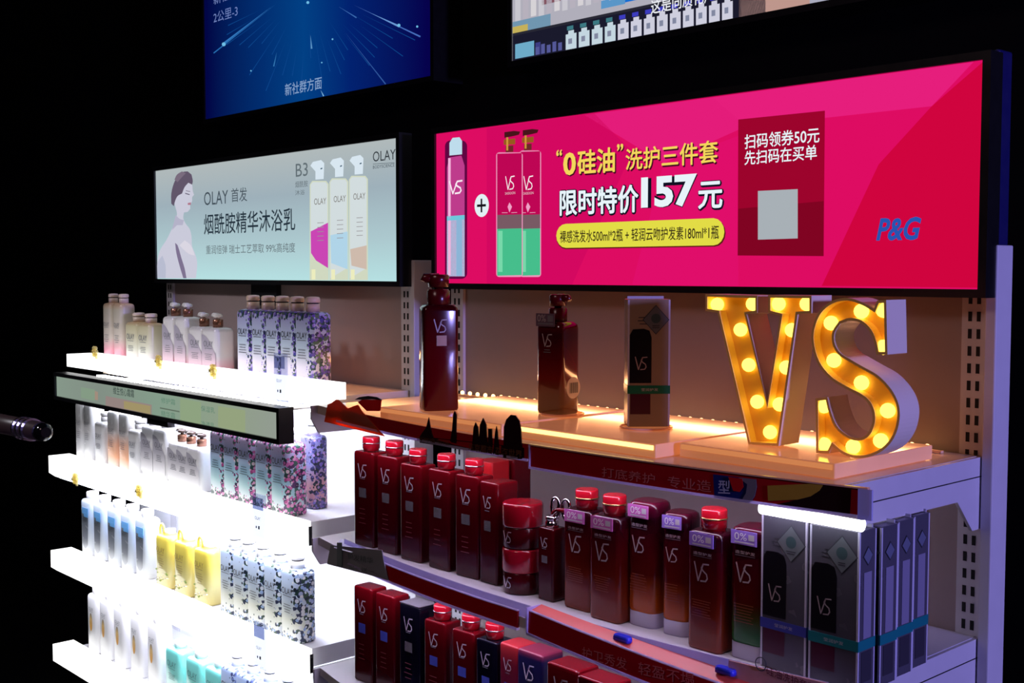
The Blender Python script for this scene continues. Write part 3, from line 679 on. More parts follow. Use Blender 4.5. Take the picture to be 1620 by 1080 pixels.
# ---------------------------------------------------------------- products: builders (front faces local -y, base at z = 0)
def body_mb(w, d, h, r, mat, sh=0.012, neck=0.4, base=0.94, n=4):
    m = MB(); S = [(base, 0), (1, 0.004), (1, h * .5), (1, h - sh), (0.97, h - sh * .55), (0.86, h - sh * .2), (neck, h)]
    m.loft([rrect(w * k, d * (k if k > .9 else max(k, .55)), r * k, z, n) for k, z in S], mat); return m
def sharp_mb(w, d, h, mat, top=0.93, taper=1.0):
    m = MB(); m.loft([rrect(w * k * taper ** (1 - z / h), d * k, 0.004, z, 2) for k, z in ((.97, 0), (1, .003), (1, h - .006), (.985, h - .002), (top, h))], mat, False); return m
def screw_cap(r, z, hc, mat, ringm=None):
    m = MB(); m.lathe([(r * .9, z), (r * .9, z + .003), (r, z + .004), (r, z + hc - .002), (r * .93, z + hc)], mat, 20)
    if ringm: m.lathe([(r * 1.04, z + hc * .52), (r * 1.04, z + hc * .6)], ringm, 20)
    return m
def groove_cap(r, z, hc, mat, dark):
    m = MB(); m.lathe([(r, z), (r, z + hc * .52)], mat, 20); m.lathe([(r * .88, z + hc * .52), (r * .88, z + hc * .6)], dark, 20)
    m.lathe([(r * .98, z + hc * .6), (r * 1.05, z + hc * .66), (r * 1.05, z + hc * .88), (r * .9, z + hc * .97), (r * .4, z + hc)], mat, 20)
    return m
def pump_mb(r, z, hc, mat, beak=0.018, ang=PI, collar=None):
    m = MB(); m.lathe([(r, z), (r, z + hc * .55), (r * .8, z + hc * .6)], collar or mat, 18); m.lathe([(r * .35, z + hc * .6), (r * .35, z + hc * .78)], mat, 12)
    m.lathe([(r * .75, z + hc * .74), (r * .95, z + hc * .8), (r * .9, z + hc * .95), (r * .5, z + hc)], mat, 16)
    c, s = math.cos(ang), math.sin(ang)
    m.tube([(0, 0, z + hc * .9), (c * (r + beak * .6), s * (r + beak * .6), z + hc * .93), (c * (r + beak), s * (r + beak), z + hc * .82)], [r * .45, r * .34, r * .22], mat, 8)
    return m
def olay(parent, cx, cz, w, y, mat):
    m = MB(); text_mb(m, 'OLAY', cx - w / 2, cx + w / 2, cz, cz + w * .32, y, mat); m.box(cx - w * .4, cx + w * .4, y - 1e-4, y, cz - w * .10, cz - w * .075, mat)
    return obj('logo', m, parent)
def prints(parent, cx, z, w, n, y, mat, gap=.004):
    return obj('small_print', lines(MB(), cx, z, w, n, y, mat, gap), parent)
EMPTY = {}
def hold(name, label, cat, group): return thing(name, label, cat, (0, 0, -9), 0, group)

# --- pale body wash family (left unit)
WCAP = pbr('cap_white', (236, 233, 232), 0.28); PCAP = pbr('cap_blush', (236, 214, 200), 0.3); DKL = pbr('groove_dark', (30, 28, 32), 0.6)
def wash(body, w, d, h, r=.012, cap='groove', hc=.030, rc=.0135, capm=None, logo_z=.62, inkm=None, sheen=None, sh=.012, neck=.55, name='body_wash_bottle'):
    t = hold(name, '-', 'bottle', None)
    obj('body', body_mb(w, d, h, r, body, sh, neck), t)
    cm = capm or WCAP
    if cap == 'groove': obj('cap', groove_cap(rc, h, hc, cm, DKL), t)
    elif cap == 'pump': obj('pump', pump_mb(rc, h, hc, cm, collar=pbr('pump_collar_copper', (150, 104, 84), .25, metal=.5)), t)
    elif cap == 'screw': obj('cap', screw_cap(rc, h, hc, cm), t)
    f = -d / 2 - .0004
    if sheen:
        m = MB(); pts = [(-w * .45, f - .0001, h * .86)] + [(-w * .45 + w * .9 * q / 8, f - .0001, h * (.86 - .38 * (q / 8) ** 2)) for q in range(1, 9)] + [(w * .45, f - .0001, h * .12), (w * .25, f - .0001, h * .06), (-w * .25, f - .0001, h * .06), (-w * .45, f - .0001, h * .12)]
        m.poly(pts, sheen); obj('label_panel', m, t)
    olay(t, 0, h * logo_z, w * .6, f - .0006, inkm or GREYINK)
    prints(t, 0, h * (logo_z - .14), w * .5, 4, f - .0006, inkm or GREYINK, h * .035)
    return t
used = set()
def put(proto, px, y, z, w, d, label, group, rz=0.0, scale=1.0, refz=0.08):
    """front left corner at the photo column px on the row plane y"""
    X = x_at(px, y, z + refz) + w * scale / 2
    loc = (X, y + d * scale / 2, z + .0005)
    if proto.name not in used:
        used.add(proto.name); proto.location = loc; proto.rotation_euler = (0, 0, rz); proto['label'] = label; proto['group'] = group
        if scale != 1.0: proto.scale = (scale,) * 3
        return proto
    return dup(proto, loc, rz, label, group, (scale,) * 3 if scale != 1.0 else (1, 1, 1))
ORD = ('leftmost', 'second from left', 'third from left', 'fourth from left', 'fifth from left', 'sixth from left', 'seventh from left')
def ordinal(i, n):
    if i == 0: return 'leftmost'
    if i == n - 1: return 'rightmost'
    return ORD[i]

# top shelf of the left unit
zt = 1.290; yt = -0.196
PINKB = grad('pink_foot_print', .185, ((0, (250, 150, 176)), (.22, (246, 168, 188)), (.42, (226, 214, 206)), (.85, (214, 206, 190)), (1, (226, 176, 130))), .28)
p = wash(PINKB, .060, .045, .178, cap='groove', hc=.027, capm=PCAP)
put(p, 162, yt, zt, .060, .045, 'tall pale bottle with pink foot at the far left end of the top left shelf', 'tall pink footed bottles on the top left shelf')
put(p, 178, yt, zt, .060, .045, 'tall pink footed bottle, right one of the tall pair on the top left shelf', 'tall pink footed bottles on the top left shelf')
CREAM = grad('cream_print', .13, ((0, (244, 224, 240)), (.4, (226, 226, 210)), (.9, (214, 206, 170)), (1, (220, 180, 130))), .28)
p = wash(CREAM, .080, .050, .128, cap='groove', hc=.026, rc=.016, capm=PCAP)
put(p, 197, yt - .004, zt, .08, .05, 'short cream bottle half hidden behind another short one, beside the tall pink footed pair', 'short cream bottles on the top left shelf')
put(p, 216, yt - .012, zt, .08, .05, 'short cream bottle in front, between the tall pink footed pair and the copper pump bottles', 'short cream bottles on the top left shelf')
SWEEP = pbr('mauve_sweep_panel', (196, 186, 200), .3)
ROSE = grad('rose_foot_print', .15, ((0, (240, 150, 178)), (.2, (238, 190, 206)), (.38, (230, 226, 232)), (1, (240, 238, 240))), .25)
SWP = grad('mauve_rose_panel', .15, ((0, (244, 150, 180)), (.25, (226, 190, 206)), (.5, (186, 176, 194)), (1, (170, 168, 186))), .28)
p = wash(ROSE, .068, .05, .150, cap='pump', hc=.034, rc=.013, sheen=SWP)
put(p, 256, yt, zt, .068, .05, 'tall copper collared pump bottle, left of the tall pair on the top left shelf', 'tall pump bottles on the top left shelf')
put(p, 275, yt, zt, .068, .05, 'tall copper collared pump bottle, right of the tall pair, behind the shorter pump bottles', 'tall pump bottles on the top left shelf')
p = wash(ROSE, .078, .055, .128, cap='pump', hc=.034, rc=.013, sheen=SWP)
put(p, 297, yt - .008, zt, .078, .055, 'short rose footed pump bottle, left of the short pair on the top left shelf', 'short pump bottles on the top left shelf')
put(p, 318, yt - .008, zt, .078, .055, 'short rose footed pump bottle, right of the short pair beside the lavender printed row', 'short pump bottles on the top left shelf')
LAV = floral('lavender_floral_print', .18, .078, ((0, (206, 196, 236)), (.3, (236, 226, 246)), (.55, (206, 224, 246)), (1, (176, 170, 226))), ((118, 96, 190), (164, 140, 220), (86, 84, 170), (196, 176, 236)), ((60, 92, 84), (44, 66, 70), (92, 120, 96), (50, 54, 90)), 120)
p = wash(LAV, .074, .060, .178, r=.016, cap='groove', hc=.034, rc=.0155, capm=pbr('cap_sand', (226, 196, 172), .3), inkm=DARKINK, logo_z=.66)
for i, px_ in enumerate((372, 395, 417, 440, 464)):
    put(p, px_, yt - .002, zt, .074, .06, 'lavender floral bottle, %s of the five on the top left shelf' % ordinal(i, 5), 'lavender floral bottles on the top left shelf')

# second shelf
z2 = 1.025; y2 = -.288
PEARL = grad('pearl_print', .15, ((0, (250, 250, 252)), (.35, (232, 234, 240)), (.7, (206, 206, 206)), (1, (222, 222, 222))), .25)
PEACH = grad('peach_print', .15, ((0, (250, 240, 232)), (.2, (255, 190, 150)), (.45, (240, 190, 166)), (.65, (214, 208, 206)), (1, (222, 222, 222))), .25)
G2 = 'body wash bottles on the second left shelf'
pt_ = wash(PEARL, .055, .045, .160, cap='groove', hc=.03)
ps_ = wash(PEARL, .062, .05, .118, cap='groove', hc=.026, rc=.015)
pp_ = wash(PEACH, .062, .045, .155, cap='groove', hc=.03)
put(pt_, 118, y2, z2, .055, .045, 'tall pearl white bottle at the extreme left end of the second left shelf', G2)
put(pt_, 131, y2, z2, .055, .045, 'tall pearl white bottle, second from the left end of the second left shelf', G2)
put(ps_, 148, y2 - .003, z2, .062, .05, 'short pearl bottle with white cap standing left of the two peach tinted bottles', G2)
put(pp_, 168, y2, z2, .062, .045, 'peach tinted bottle, left of the two on the second left shelf', G2)
put(pp_, 186, y2, z2, .062, .045, 'peach tinted bottle, right of the two on the second left shelf', G2)
put(ps_, 201, y2 - .004, z2, .062, .05, 'short pearl bottle with white cap standing right of the two peach tinted bottles', G2)
WHT = grad('white_gloss_print', .15, ((0, (252, 252, 253)), (.5, (240, 240, 244)), (1, (244, 244, 248))), .22)
GSW = grad('grey_sweep_panel', .15, ((0, (252, 252, 253)), (.25, (236, 234, 240)), (.5, (186, 184, 196)), (1, (160, 160, 176))), .28)
pg_ = wash(WHT, .074, .05, .135, cap='screw', hc=.022, rc=.018, sheen=GSW)
put(pg_, 222, y2, z2, .074, .05, 'taller white bottle with broad grey sweep, left of the pair on the second left shelf', 'white grey sweep bottles on the second left shelf')
put(pg_, 241, y2, z2, .074, .05, 'taller white bottle with broad grey sweep, right of the pair on the second left shelf', 'white grey sweep bottles on the second left shelf')
pk_ = wash(WHT, .070, .05, .108, cap='pump', hc=.030, rc=.012, capm=pbr('pump_brown', (84, 66, 60), .3), sheen=GSW)
for i, px_ in enumerate((264, 278, 294)):
    put(pk_, px_, y2 - .002 - .002 * i, z2, .07, .05, 'short white bottle with brown pump, %s of three on the second left shelf' % ('leftmost', 'middle one', 'rightmost')[i], 'short brown pump bottles on the second left shelf')
PNK = floral('pink_floral_print', .165, .078, ((0, (244, 232, 240)), (.28, (190, 232, 238)), (.5, (170, 214, 240)), (.75, (200, 204, 244)), (1, (226, 190, 226))), ((226, 120, 190), (240, 170, 214), (190, 80, 150), (250, 226, 240)), ((70, 110, 100), (60, 40, 80), (96, 60, 110), (50, 80, 80)), 120)
p = wash(PNK, .074, .058, .160, r=.016, cap='groove', hc=.03, rc=.0155, inkm=DARKINK, logo_z=.70)
for i, px_ in enumerate((329, 350, 373, 400, 425)):
    put(p, px_, y2 - .004, z2, .074, .058, 'pink cherry blossom bottle, %s of the five on the second left shelf' % ordinal(i, 5), 'pink blossom bottles on the second left shelf')
DUSK = floral('dusk_floral_print', .17, .07, ((0, (196, 150, 180)), (.3, (226, 160, 160)), (.6, (150, 146, 190)), (1, (96, 96, 150))), ((120, 100, 180), (70, 70, 130), (180, 140, 190), (60, 56, 110)), ((40, 50, 60), (50, 44, 80), (80, 70, 110), (30, 34, 50)), 130)
p = wash(DUSK, .060, .045, .166, r=.015, cap='groove', hc=.036, rc=.0145, inkm=DARKINK, logo_z=.66)
put(p, 472, -.205, z2, .060, .045, 'dusky violet floral bottle with white cap standing behind the pink blossom row', 'dusky violet bottle')

# third shelf
z3 = .750; y3 = -.288
BLU = grad('white_blue_print', .165, ((0, (248, 250, 253)), (.4, (226, 236, 250)), (.8, (200, 220, 246)), (1, (230, 238, 250))), .25)
def blue_wash():
    t = hold('body_wash_bottle', '-', 'bottle', None); w_, d_, h_ = .068, .048, .160
    obj('body', body_mb(w_, d_, h_, .014, BLU), t); obj('cap', screw_cap(.017, h_, .02, WCAP), t); f = -d_ / 2 - .0005
    m = MB(); m.poly([(-.018, f, .03)] + [(-.018 + .034 * q / 6, f, .03 - .012 * math.sin(PI * q / 6)) for q in range(1, 6)] + [(.016, f, .03), (.022, f, .10), (.024, f, .13), (-.022, f, .13)], grad('silver_blue_panel', .165, ((0, (240, 244, 250)), (.3, (150, 156, 170)), (.6, (120, 128, 140)), (1, (190, 200, 214))), .25)); obj('label_panel', m, t)
    m = MB(); m.box(-.016, .026, f - .0012, f - .0004, .118, .136, pbr('sky_blue_sticker', (110, 176, 236), .3)); m.box(-.004, .026, f - .0014, f - .0012, .110, .122, pbr('sky_blue_sticker', (110, 176, 236), .3)); obj('sticker', m, t)
    olay(t, 0, .10, .034, f - .0006, DARKINK); return t
p = blue_wash()
for i, px_ in enumerate((127, 146, 168, 189, 212)):
    put(p, px_, y3, z3, .068, .048, 'blue stickered white bottle, %s of the five on the third left shelf' % ordinal(i, 5), 'blue stickered bottles on the third left shelf')
YEL = grad('clear_yellow_wash', .14, ((0, (226, 206, 120)), (.3, (250, 240, 170)), (.7, (250, 232, 110)), (1, (250, 226, 90))), .12, coat=.5)
def yellow_wash():
    t = hold('body_wash_bottle', '-', 'bottle', None); w_, d_, h_ = .082, .05, .135
    obj('body', body_mb(w_, d_, h_, .016, YEL, .014, .5), t)
    m = MB(); m.lathe([(.014, h_), (.014, h_ + .012)], WCAP, 16); m.tube([(-.02 + .011 * math.cos(a * PI / 8), -.012, h_ + .006 + .018 * math.sin(a * PI / 8)) for a in range(16)], .003, YEL, 6, True); obj('cap', m, t)
    f = -d_ / 2 - .0005; olay(t, -.006, .088, .046, f, pbr('gold_ink', (176, 150, 60), .4)); prints(t, -.004, .074, .034, 5, f, pbr('gold_ink', (176, 150, 60), .4), .006)
    m = MB()
    for q in range(16): m.ball((-.03 + .062 * random.random(), f + .0008, .012 + .035 * random.random()), .0022 + .002 * random.random(), (pbr('petal_white', (246, 244, 226), .5), pbr('leaf_green', (150, 170, 90), .5))[q % 2], 6, .6)
    obj('flower_print', m, t); return t
p = yellow_wash()
for i, px_ in enumerate((244, 273, 304)):
    put(p, px_, y3, z3, .082, .05, 'clear yellow bottle, %s of the three on the third left shelf' % ('leftmost', 'middle one', 'rightmost')[i], 'yellow bottles on the third left shelf')
WFL = floral('white_floral_print', .165, .08, ((0, (240, 242, 244)), (.3, (244, 248, 232)), (.55, (220, 236, 250)), (1, (190, 210, 244))), ((232, 238, 248), (190, 206, 236), (246, 248, 250), (160, 186, 226)), ((40, 70, 60), (30, 44, 60), (60, 90, 66), (50, 60, 90)), 100)
p = wash(WFL, .072, .055, .160, r=.016, cap='groove', hc=.032, rc=.0155, inkm=DARKINK, logo_z=.66)
for i, px_ in enumerate((345, 365, 388, 414, 441)):
    put(p, px_, y3 - .004, z3, .072, .055, 'green leaved floral bottle, %s of the five on the third left shelf' % ordinal(i, 5), 'white floral bottles on the third left shelf')
# fourth shelf
z4 = .475; y4 = -.288
def tube_wash():
    t = hold('body_wash_bottle', '-', 'bottle', None); w_, d_, h_ = .07, .045, .165
    obj('body', body_mb(w_, d_, h_, .014, WHT), t); obj('cap', screw_cap(.017, h_, .02, WCAP), t); f = -d_ / 2 - .0005
    m = MB(); m.poly([(-.004 + .009 * math.cos(a * PI / 8), f, .085 + .026 * math.sin(a * PI / 8)) for a in range(16)], grad('amber_drop', .17, ((.4, (240, 170, 60)), (.55, (236, 200, 130)), (.66, (110, 106, 104))), .3)); obj('drop_print', m, t)
    olay(t, -.002, .118, .03, f, GREYINK); return t
p = tube_wash()
for i, px_ in enumerate((137, 156, 178, 204, 231)):
    put(p, px_, y4, z4, .07, .045, 'amber drop white bottle, %s of the five on the fourth left shelf' % ordinal(i, 5), 'amber drop bottles on the fourth left shelf')
TEA = grad('clear_teal_wash', .14, ((0, (226, 244, 242)), (.4, (150, 232, 224)), (1, (120, 226, 220))), .15, coat=.4)
p = wash(TEA, .082, .05, .125, cap='screw', hc=.016, rc=.016, inkm=pbr('teal_ink', (60, 130, 130), .4), sh=.014)
for i, px_ in enumerate((260, 292, 322)):
    put(p, px_, y4, z4, .082, .05, 'clear turquoise bottle, %s of the three on the fourth left shelf' % ('leftmost', 'middle one', 'rightmost')[i], 'turquoise bottles on the fourth left shelf')
BFL = floral('blue_floral_print', .165, .08, ((0, (236, 240, 248)), (.5, (200, 220, 244)), (1, (150, 170, 220))), ((120, 140, 210), (180, 196, 236), (90, 100, 180), (220, 226, 244)), ((50, 80, 90), (40, 50, 90), (70, 100, 110), (60, 70, 120)), 110)
p = wash(BFL, .080, .06, .150, r=.016, cap='groove', hc=.034, rc=.0155, inkm=DARKINK, logo_z=.66)
for i, px_ in enumerate((346, 370, 396, 424, 446)):
    put(p, px_, y4 - .004, z4, .08, .06, 'blue floral bottle, %s of the five on the fourth left shelf' % ordinal(i, 5), 'blue floral bottles on the fourth left shelf')

# clear tag holders and yellow flower clips on the light boxes
CLR = acrylic('clear_tag', (232, 236, 248), .85)
PRT = pbr('tag_card', (214, 218, 234), .4)
def tag_holder(px_, ytop, ybot, y, label):
    a = at(px_, ytop, y); b = at(px_, ybot, y); w_ = .05
    t = thing('tag_holder', label, 'tag', (a.x, y, b.z), 0, 'clear tag holders on the light boxes'); h_ = a.z - b.z
    m = MB(); m.loft([rrect(w_, .006, .0025, z, 3) for z in (0, h_)], CLR, False); obj('sleeve', m, t, 0)
    m = MB(); m.box(-.021, .021, -.0040, -.0032, h_ - .032, h_ - .006, acrylic('tag_grey', (206, 212, 232), .85)); obj('card', m, t)
    m = MB(); text_mb(m, 'OLAY', -.011, .011, h_ * .42, h_ * .42 + .007, -.0046, GREYINK); m.box(-.008, -.004, -.0046, -.0045, h_ * .22, h_ * .22 + .005, DARKINK); m.box(.002, .008, -.0046, -.0045, h_ * .21, h_ * .21 + .007, DARKINK); obj('logo', m, t)
    return t
tag_holder(444, 559, 637, -.300, 'clear tag holder hanging on the topmost light box before the lavender bottles')
tag_holder(410, 782, 850, -.357, 'clear tag holder on the light box below the pink blossom bottles')
tag_holder(412, 985, 1056, -.357, 'clear tag holder on the light box below the white floral bottles')
YC = acrylic('yellow_clip', (255, 247, 196), .6, .3)
def flower_clip(px_, py_, y, label):
    a = at(px_, py_, y); t = thing('flower_clip', label, 'clip', (a.x, y, a.z), 0, 'yellow flower clips on the light boxes')
    m = MB()
    for k in range(6): m.ball((.0085 * math.cos(k * PI / 3), 0, .0105 * math.sin(k * PI / 3)), .0062, YC, 8)
    obj('petals', m, t); m = MB(); m.ball((0, -.0035, 0), .0065, acrylic('clip_centre', (255, 246, 190), .5, .3), 10); obj('centre', m, t)
    m = MB(); text_mb(m, '04', -.006, .006, -.005, .005, -.0105, pbr('clip_ink', (80, 64, 20), .5), .02); obj('number', m, t)
    m = MB(); m.box(-.004, .004, .002, .006, -.02, -.006, YC); obj('stem', m, t); return t
flower_clip(150, 556, -.302, 'yellow flower clip at the left end of the topmost light box')
flower_clip(251, 571, -.302, 'yellow flower clip in the middle of the topmost light box below the copper pump bottles')
flower_clip(337, 586, -.302, 'yellow flower clip on the topmost light box left of the lavender bottles')
flower_clip(119, 757, -.360, 'yellow flower clip near the left end of the light box under the strip screen')
flower_clip(220, 776, -.360, 'yellow flower clip on the light box above the blue stickered bottles')

# ---------------------------------------------------------------- red hair care family (right unit)
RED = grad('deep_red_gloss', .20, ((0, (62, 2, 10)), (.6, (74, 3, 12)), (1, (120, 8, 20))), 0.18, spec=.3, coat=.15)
REDC = pbr('red_gloss_cap', (190, 20, 40), .14, coat=.5)
REDL = pbr('bright_red_carton', (206, 26, 34), .35)
NAVY = grad('night_blue_gloss', .20, ((0, (9, 8, 34)), (.6, (8, 7, 24)), (1, (16, 14, 28))), .18, spec=.3, coat=.15)
VINK = pbr('pale_logo_ink', (206, 196, 206), .3)
HOLO = pbr('silver_foil', (220, 216, 224), .18, metal=.8)
BLUF = pbr('blue_foil', (90, 104, 220), .25, metal=.3)
def vs_bottle(bodym, w, d, h, capped=True, foil=HOLO, capm=REDC, rc=.0165, hc=.026, name='shampoo_bottle'):
    t = hold(name, '-', 'bottle', None)
    obj('body', sharp_mb(w, d, h, bodym, .9), t, .0012)
    if capped:
        obj('cap', screw_cap(rc, h + .001, hc, capm, CHROME), t)
    f = -d / 2 - .0005
    m = MB(); vs_logo(m, -.002, h * .80, w * .42, w * .42, f, VINK); lines(m, -.002, h * .72, w * .3, 1, f, GREYINK); obj('logo', m, t)
    m = MB(); m.box(-w * .2, w * .16, f - .0003, f, h * .52, h * .62, foil); obj('foil_sticker', m, t)
    if name == 'shampoo_bottle': m = MB(); lines(m, -w * .05, h * .40, w * .4, 4, f, pbr('faint_red_print', (130, 60, 66), .4), h * .05); obj('small_print', m, t)
    return t
zr = 1.030; yr = -.345
GA = 'red shampoo bottles on the second right shelf'
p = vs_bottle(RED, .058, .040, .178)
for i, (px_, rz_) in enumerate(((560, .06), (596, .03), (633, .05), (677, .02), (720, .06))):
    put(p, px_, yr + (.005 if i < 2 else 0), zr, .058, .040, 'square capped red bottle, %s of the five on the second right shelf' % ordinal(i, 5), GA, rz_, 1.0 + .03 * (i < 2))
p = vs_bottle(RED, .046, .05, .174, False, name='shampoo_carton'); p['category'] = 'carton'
put(p, 758, yr, zr, .046, .05, 'slim capless red carton right beside the capped red bottles on the second right shelf', 'red carton')
for n_, (px_, y_, h_, lab) in enumerate(((778, -.25, .19, 'bright red carton standing behind the slim red carton and the jars'), (812, -.20, .19, 'darker red carton furthest back behind the jars on the second right shelf'))):
    X = x_at(px_, y_, zr + .15); t = thing('shampoo_carton', lab, 'carton', (X, y_, zr + .0005), 0, 'red cartons behind the front row')
    m = sharp_mb(.05, .045, h_, REDL if n_ == 0 else RED, .99); obj('box', m, t, .001); m = MB(); vs_logo(m, 0, h_ * .62, .02, .02, -.0230, VINK); obj('logo', m, t)
# two stacked jars
def jar(lab, X, Y, Z):
    t = thing('cream_jar', lab, 'jar', (X, Y, Z), 0, 'stacked red jars')
    m = MB(); m.lathe([(.031, 0), (.033, .003), (.033, .034), (.031, .036)], RED, 28); obj('body', m, t)
    m = MB(); m.lathe([(.0335, .036), (.0345, .038), (.0345, .070), (.0335, .073), (.031, .0745)], pbr('jar_lid_red', (150, 10, 30), .16, coat=.5), 28); obj('lid', m, t)
    m = MB(); f = -.0346; vs_logo(m, .0, .020, .018, .018, f, VINK); obj('logo', m, t); return t
Xj = x_at(827, -.33, zr + .07)
jar('lower of two stacked dark red jars between the red carton and the gradient bottles', Xj, -.33, zr + .0005)
jar('upper of two stacked dark red jars with bright red lid', Xj, -.33, zr + .0755)
# small spray bottle with curled chrome clips
t = vs_bottle(RED, .036, .032, .118, False, name='spray_bottle'); t['label'] = 'small dark red spray bottle with silver neck and curled chrome handle beside the jars'
X = x_at(850, yr, zr + .06) + .018; t.location = (X, yr + .016, zr + .0005)
m = MB(); m.lathe([(.011, .118), (.011, .126), (.0095, .127), (.0095, .130), (.011, .131), (.010, .136)], CHROME, 18); obj('neck', m, t)
for k, ox in enumerate((.004, .028)):
    m = MB(); m.tube([(ox - .004 + .013 * math.cos(a) + .010 * math.sin(a * .5), .002, .150 + .016 * math.sin(a)) for a in [i * 2 * PI / 16 for i in range(16)]], .0032, CHROME, 8, True); obj('chrome_loop', m, t)
m = MB(); m.tube([(.0, 0, .134), (.004, 0, .142), (.012, 0, .147), (.03, 0, .148)], .004, RED, 8); obj('trigger', m, t)
# gradient bottles
TAGM = pbr('pink_crystal_sticker', (206, 110, 190), .15, coat=.5)
TAGW = pbr('violet_crystal_sticker', (150, 120, 214), .15, coat=.5)
def ombre(name, foot):
    return grad(name, .19, ((0, foot), (.18, foot), (.42, (84, 14, 8)), (.62, (66, 3, 12)), (.85, (34, 2, 14)), (1, (84, 6, 36))), .16, spec=.35, coat=.2)
AMBF = ombre('amber_ombre', (176, 78, 12)); GRNF = ombre('green_ombre', (30, 96, 40)); BRNF = ombre('brown_ombre', (120, 40, 16))
CLRB = acrylic('clear_foot', (226, 220, 244), .45, .08)
def ombre_bottle(mat, w, d, h, cap, foot, tagm, lab, px_, y_, rz=0.0, tilt=0.0, word='造型护发'):
    t = hold('treatment_bottle', lab, 'bottle', 'gradient bottles on the second right shelf')
    t.location = (x_at(px_, y_, zr + .06) + w / 2, y_ + d / 2, zr + .0005); t.rotation_euler = (0, 0, rz)
    fz = .022 if foot else 0
    if foot: m = MB(); m.loft([rrect(w * .98, d * .98, .014, z, 4) for z in (0, .002, fz)], CLRB); obj('clear_foot', m, t)
    r = .014 if foot else .008
    m = MB(); m.loft([rrect(w * k, d * k, r, z, 4) for k, z in ((.97, fz), (1, fz + .004), (1, h - .01), (.95, h - .003), (.8, h))], mat); b = obj('body', m, t)
    if cap: obj('cap', screw_cap(.0185, h, .03, REDC, pbr('gold_ring', (220, 180, 120), .2, metal=.9)), t)
    f = -d / 2 - .0006
    m = MB(); vs_logo(m, -.003, h * .66, w * .42, w * .44, f, pbr('dim_logo_ink', (176, 160, 162), .35)); obj('logo', m, t)
    m = MB(); text_mb(m, word, -w * .3, w * .25, h * .80, h * .825, f, SILVINK); m.box(-w * .3, w * .25, f - .0001, f, h * .787, h * .79, GREYINK); obj('name_print', m, t)
    m = MB(); lines(m, -.003, h * .42, w * .6, 7, f, pbr('ember_print', (150, 70, 40), .4), h * .022, .0007); obj('small_print', m, t)
    m = MB(); tw, th = w * .72, .019; z0 = h * .875
    m.loft([rrect(tw, .0015, .0007, z, 2, -.002, f - .0022) for z in (z0, z0 + th)], tagm, False); s = obj('crystal_sticker', m, t)
    m = MB(); text_mb(m, '0%', -tw * .40, tw * .08, z0 + .006, z0 + .016, f - .0034, WHITE); m.box(tw * .14, tw * .36, f - .0034, f - .0033, z0 + .007, z0 + .015, SILVINK); m.box(-tw * .4, tw * .36, f - .0034, f - .0033, z0 + .002, z0 + .004, SILVINK); obj('sticker_print', m, s)
    return t
ombre_bottle(BRNF, .060, .048, .158, True, False, TAGM, 'brown footed dark red bottle with red cap directly right of the small spray bottle', 890, yr, .03)
ombre_bottle(BRNF, .062, .050, .160, True, False, TAGM, 'dark red bottle with red cap and pink sticker left of the amber footed bottles', 931, yr - .012, .03)
ombre_bottle(AMBF, .054, .048, .188, False, True, TAGM, 'tall amber bottomed bottle on clear foot with bright pink sticker, no cap', 990, yr + .006, .05)
ombre_bottle(AMBF, .046, .046, .180, False, True, TAGW, 'narrow amber bottomed bottle on clear foot half hidden by the capped brown bottle', 1043, yr + .008, .15)
ombre_bottle(BRNF, .058, .048, .168, True, False, TAGW, 'brown bottle with red cap and gold ring in front of the green bottomed one', 1086, yr - .014, .03)
ombre_bottle(GRNF, .058, .050, .182, False, True, TAGW, 'green bottomed dark red bottle on clear foot left of the silver cartons', 1151, yr - .004, .05)

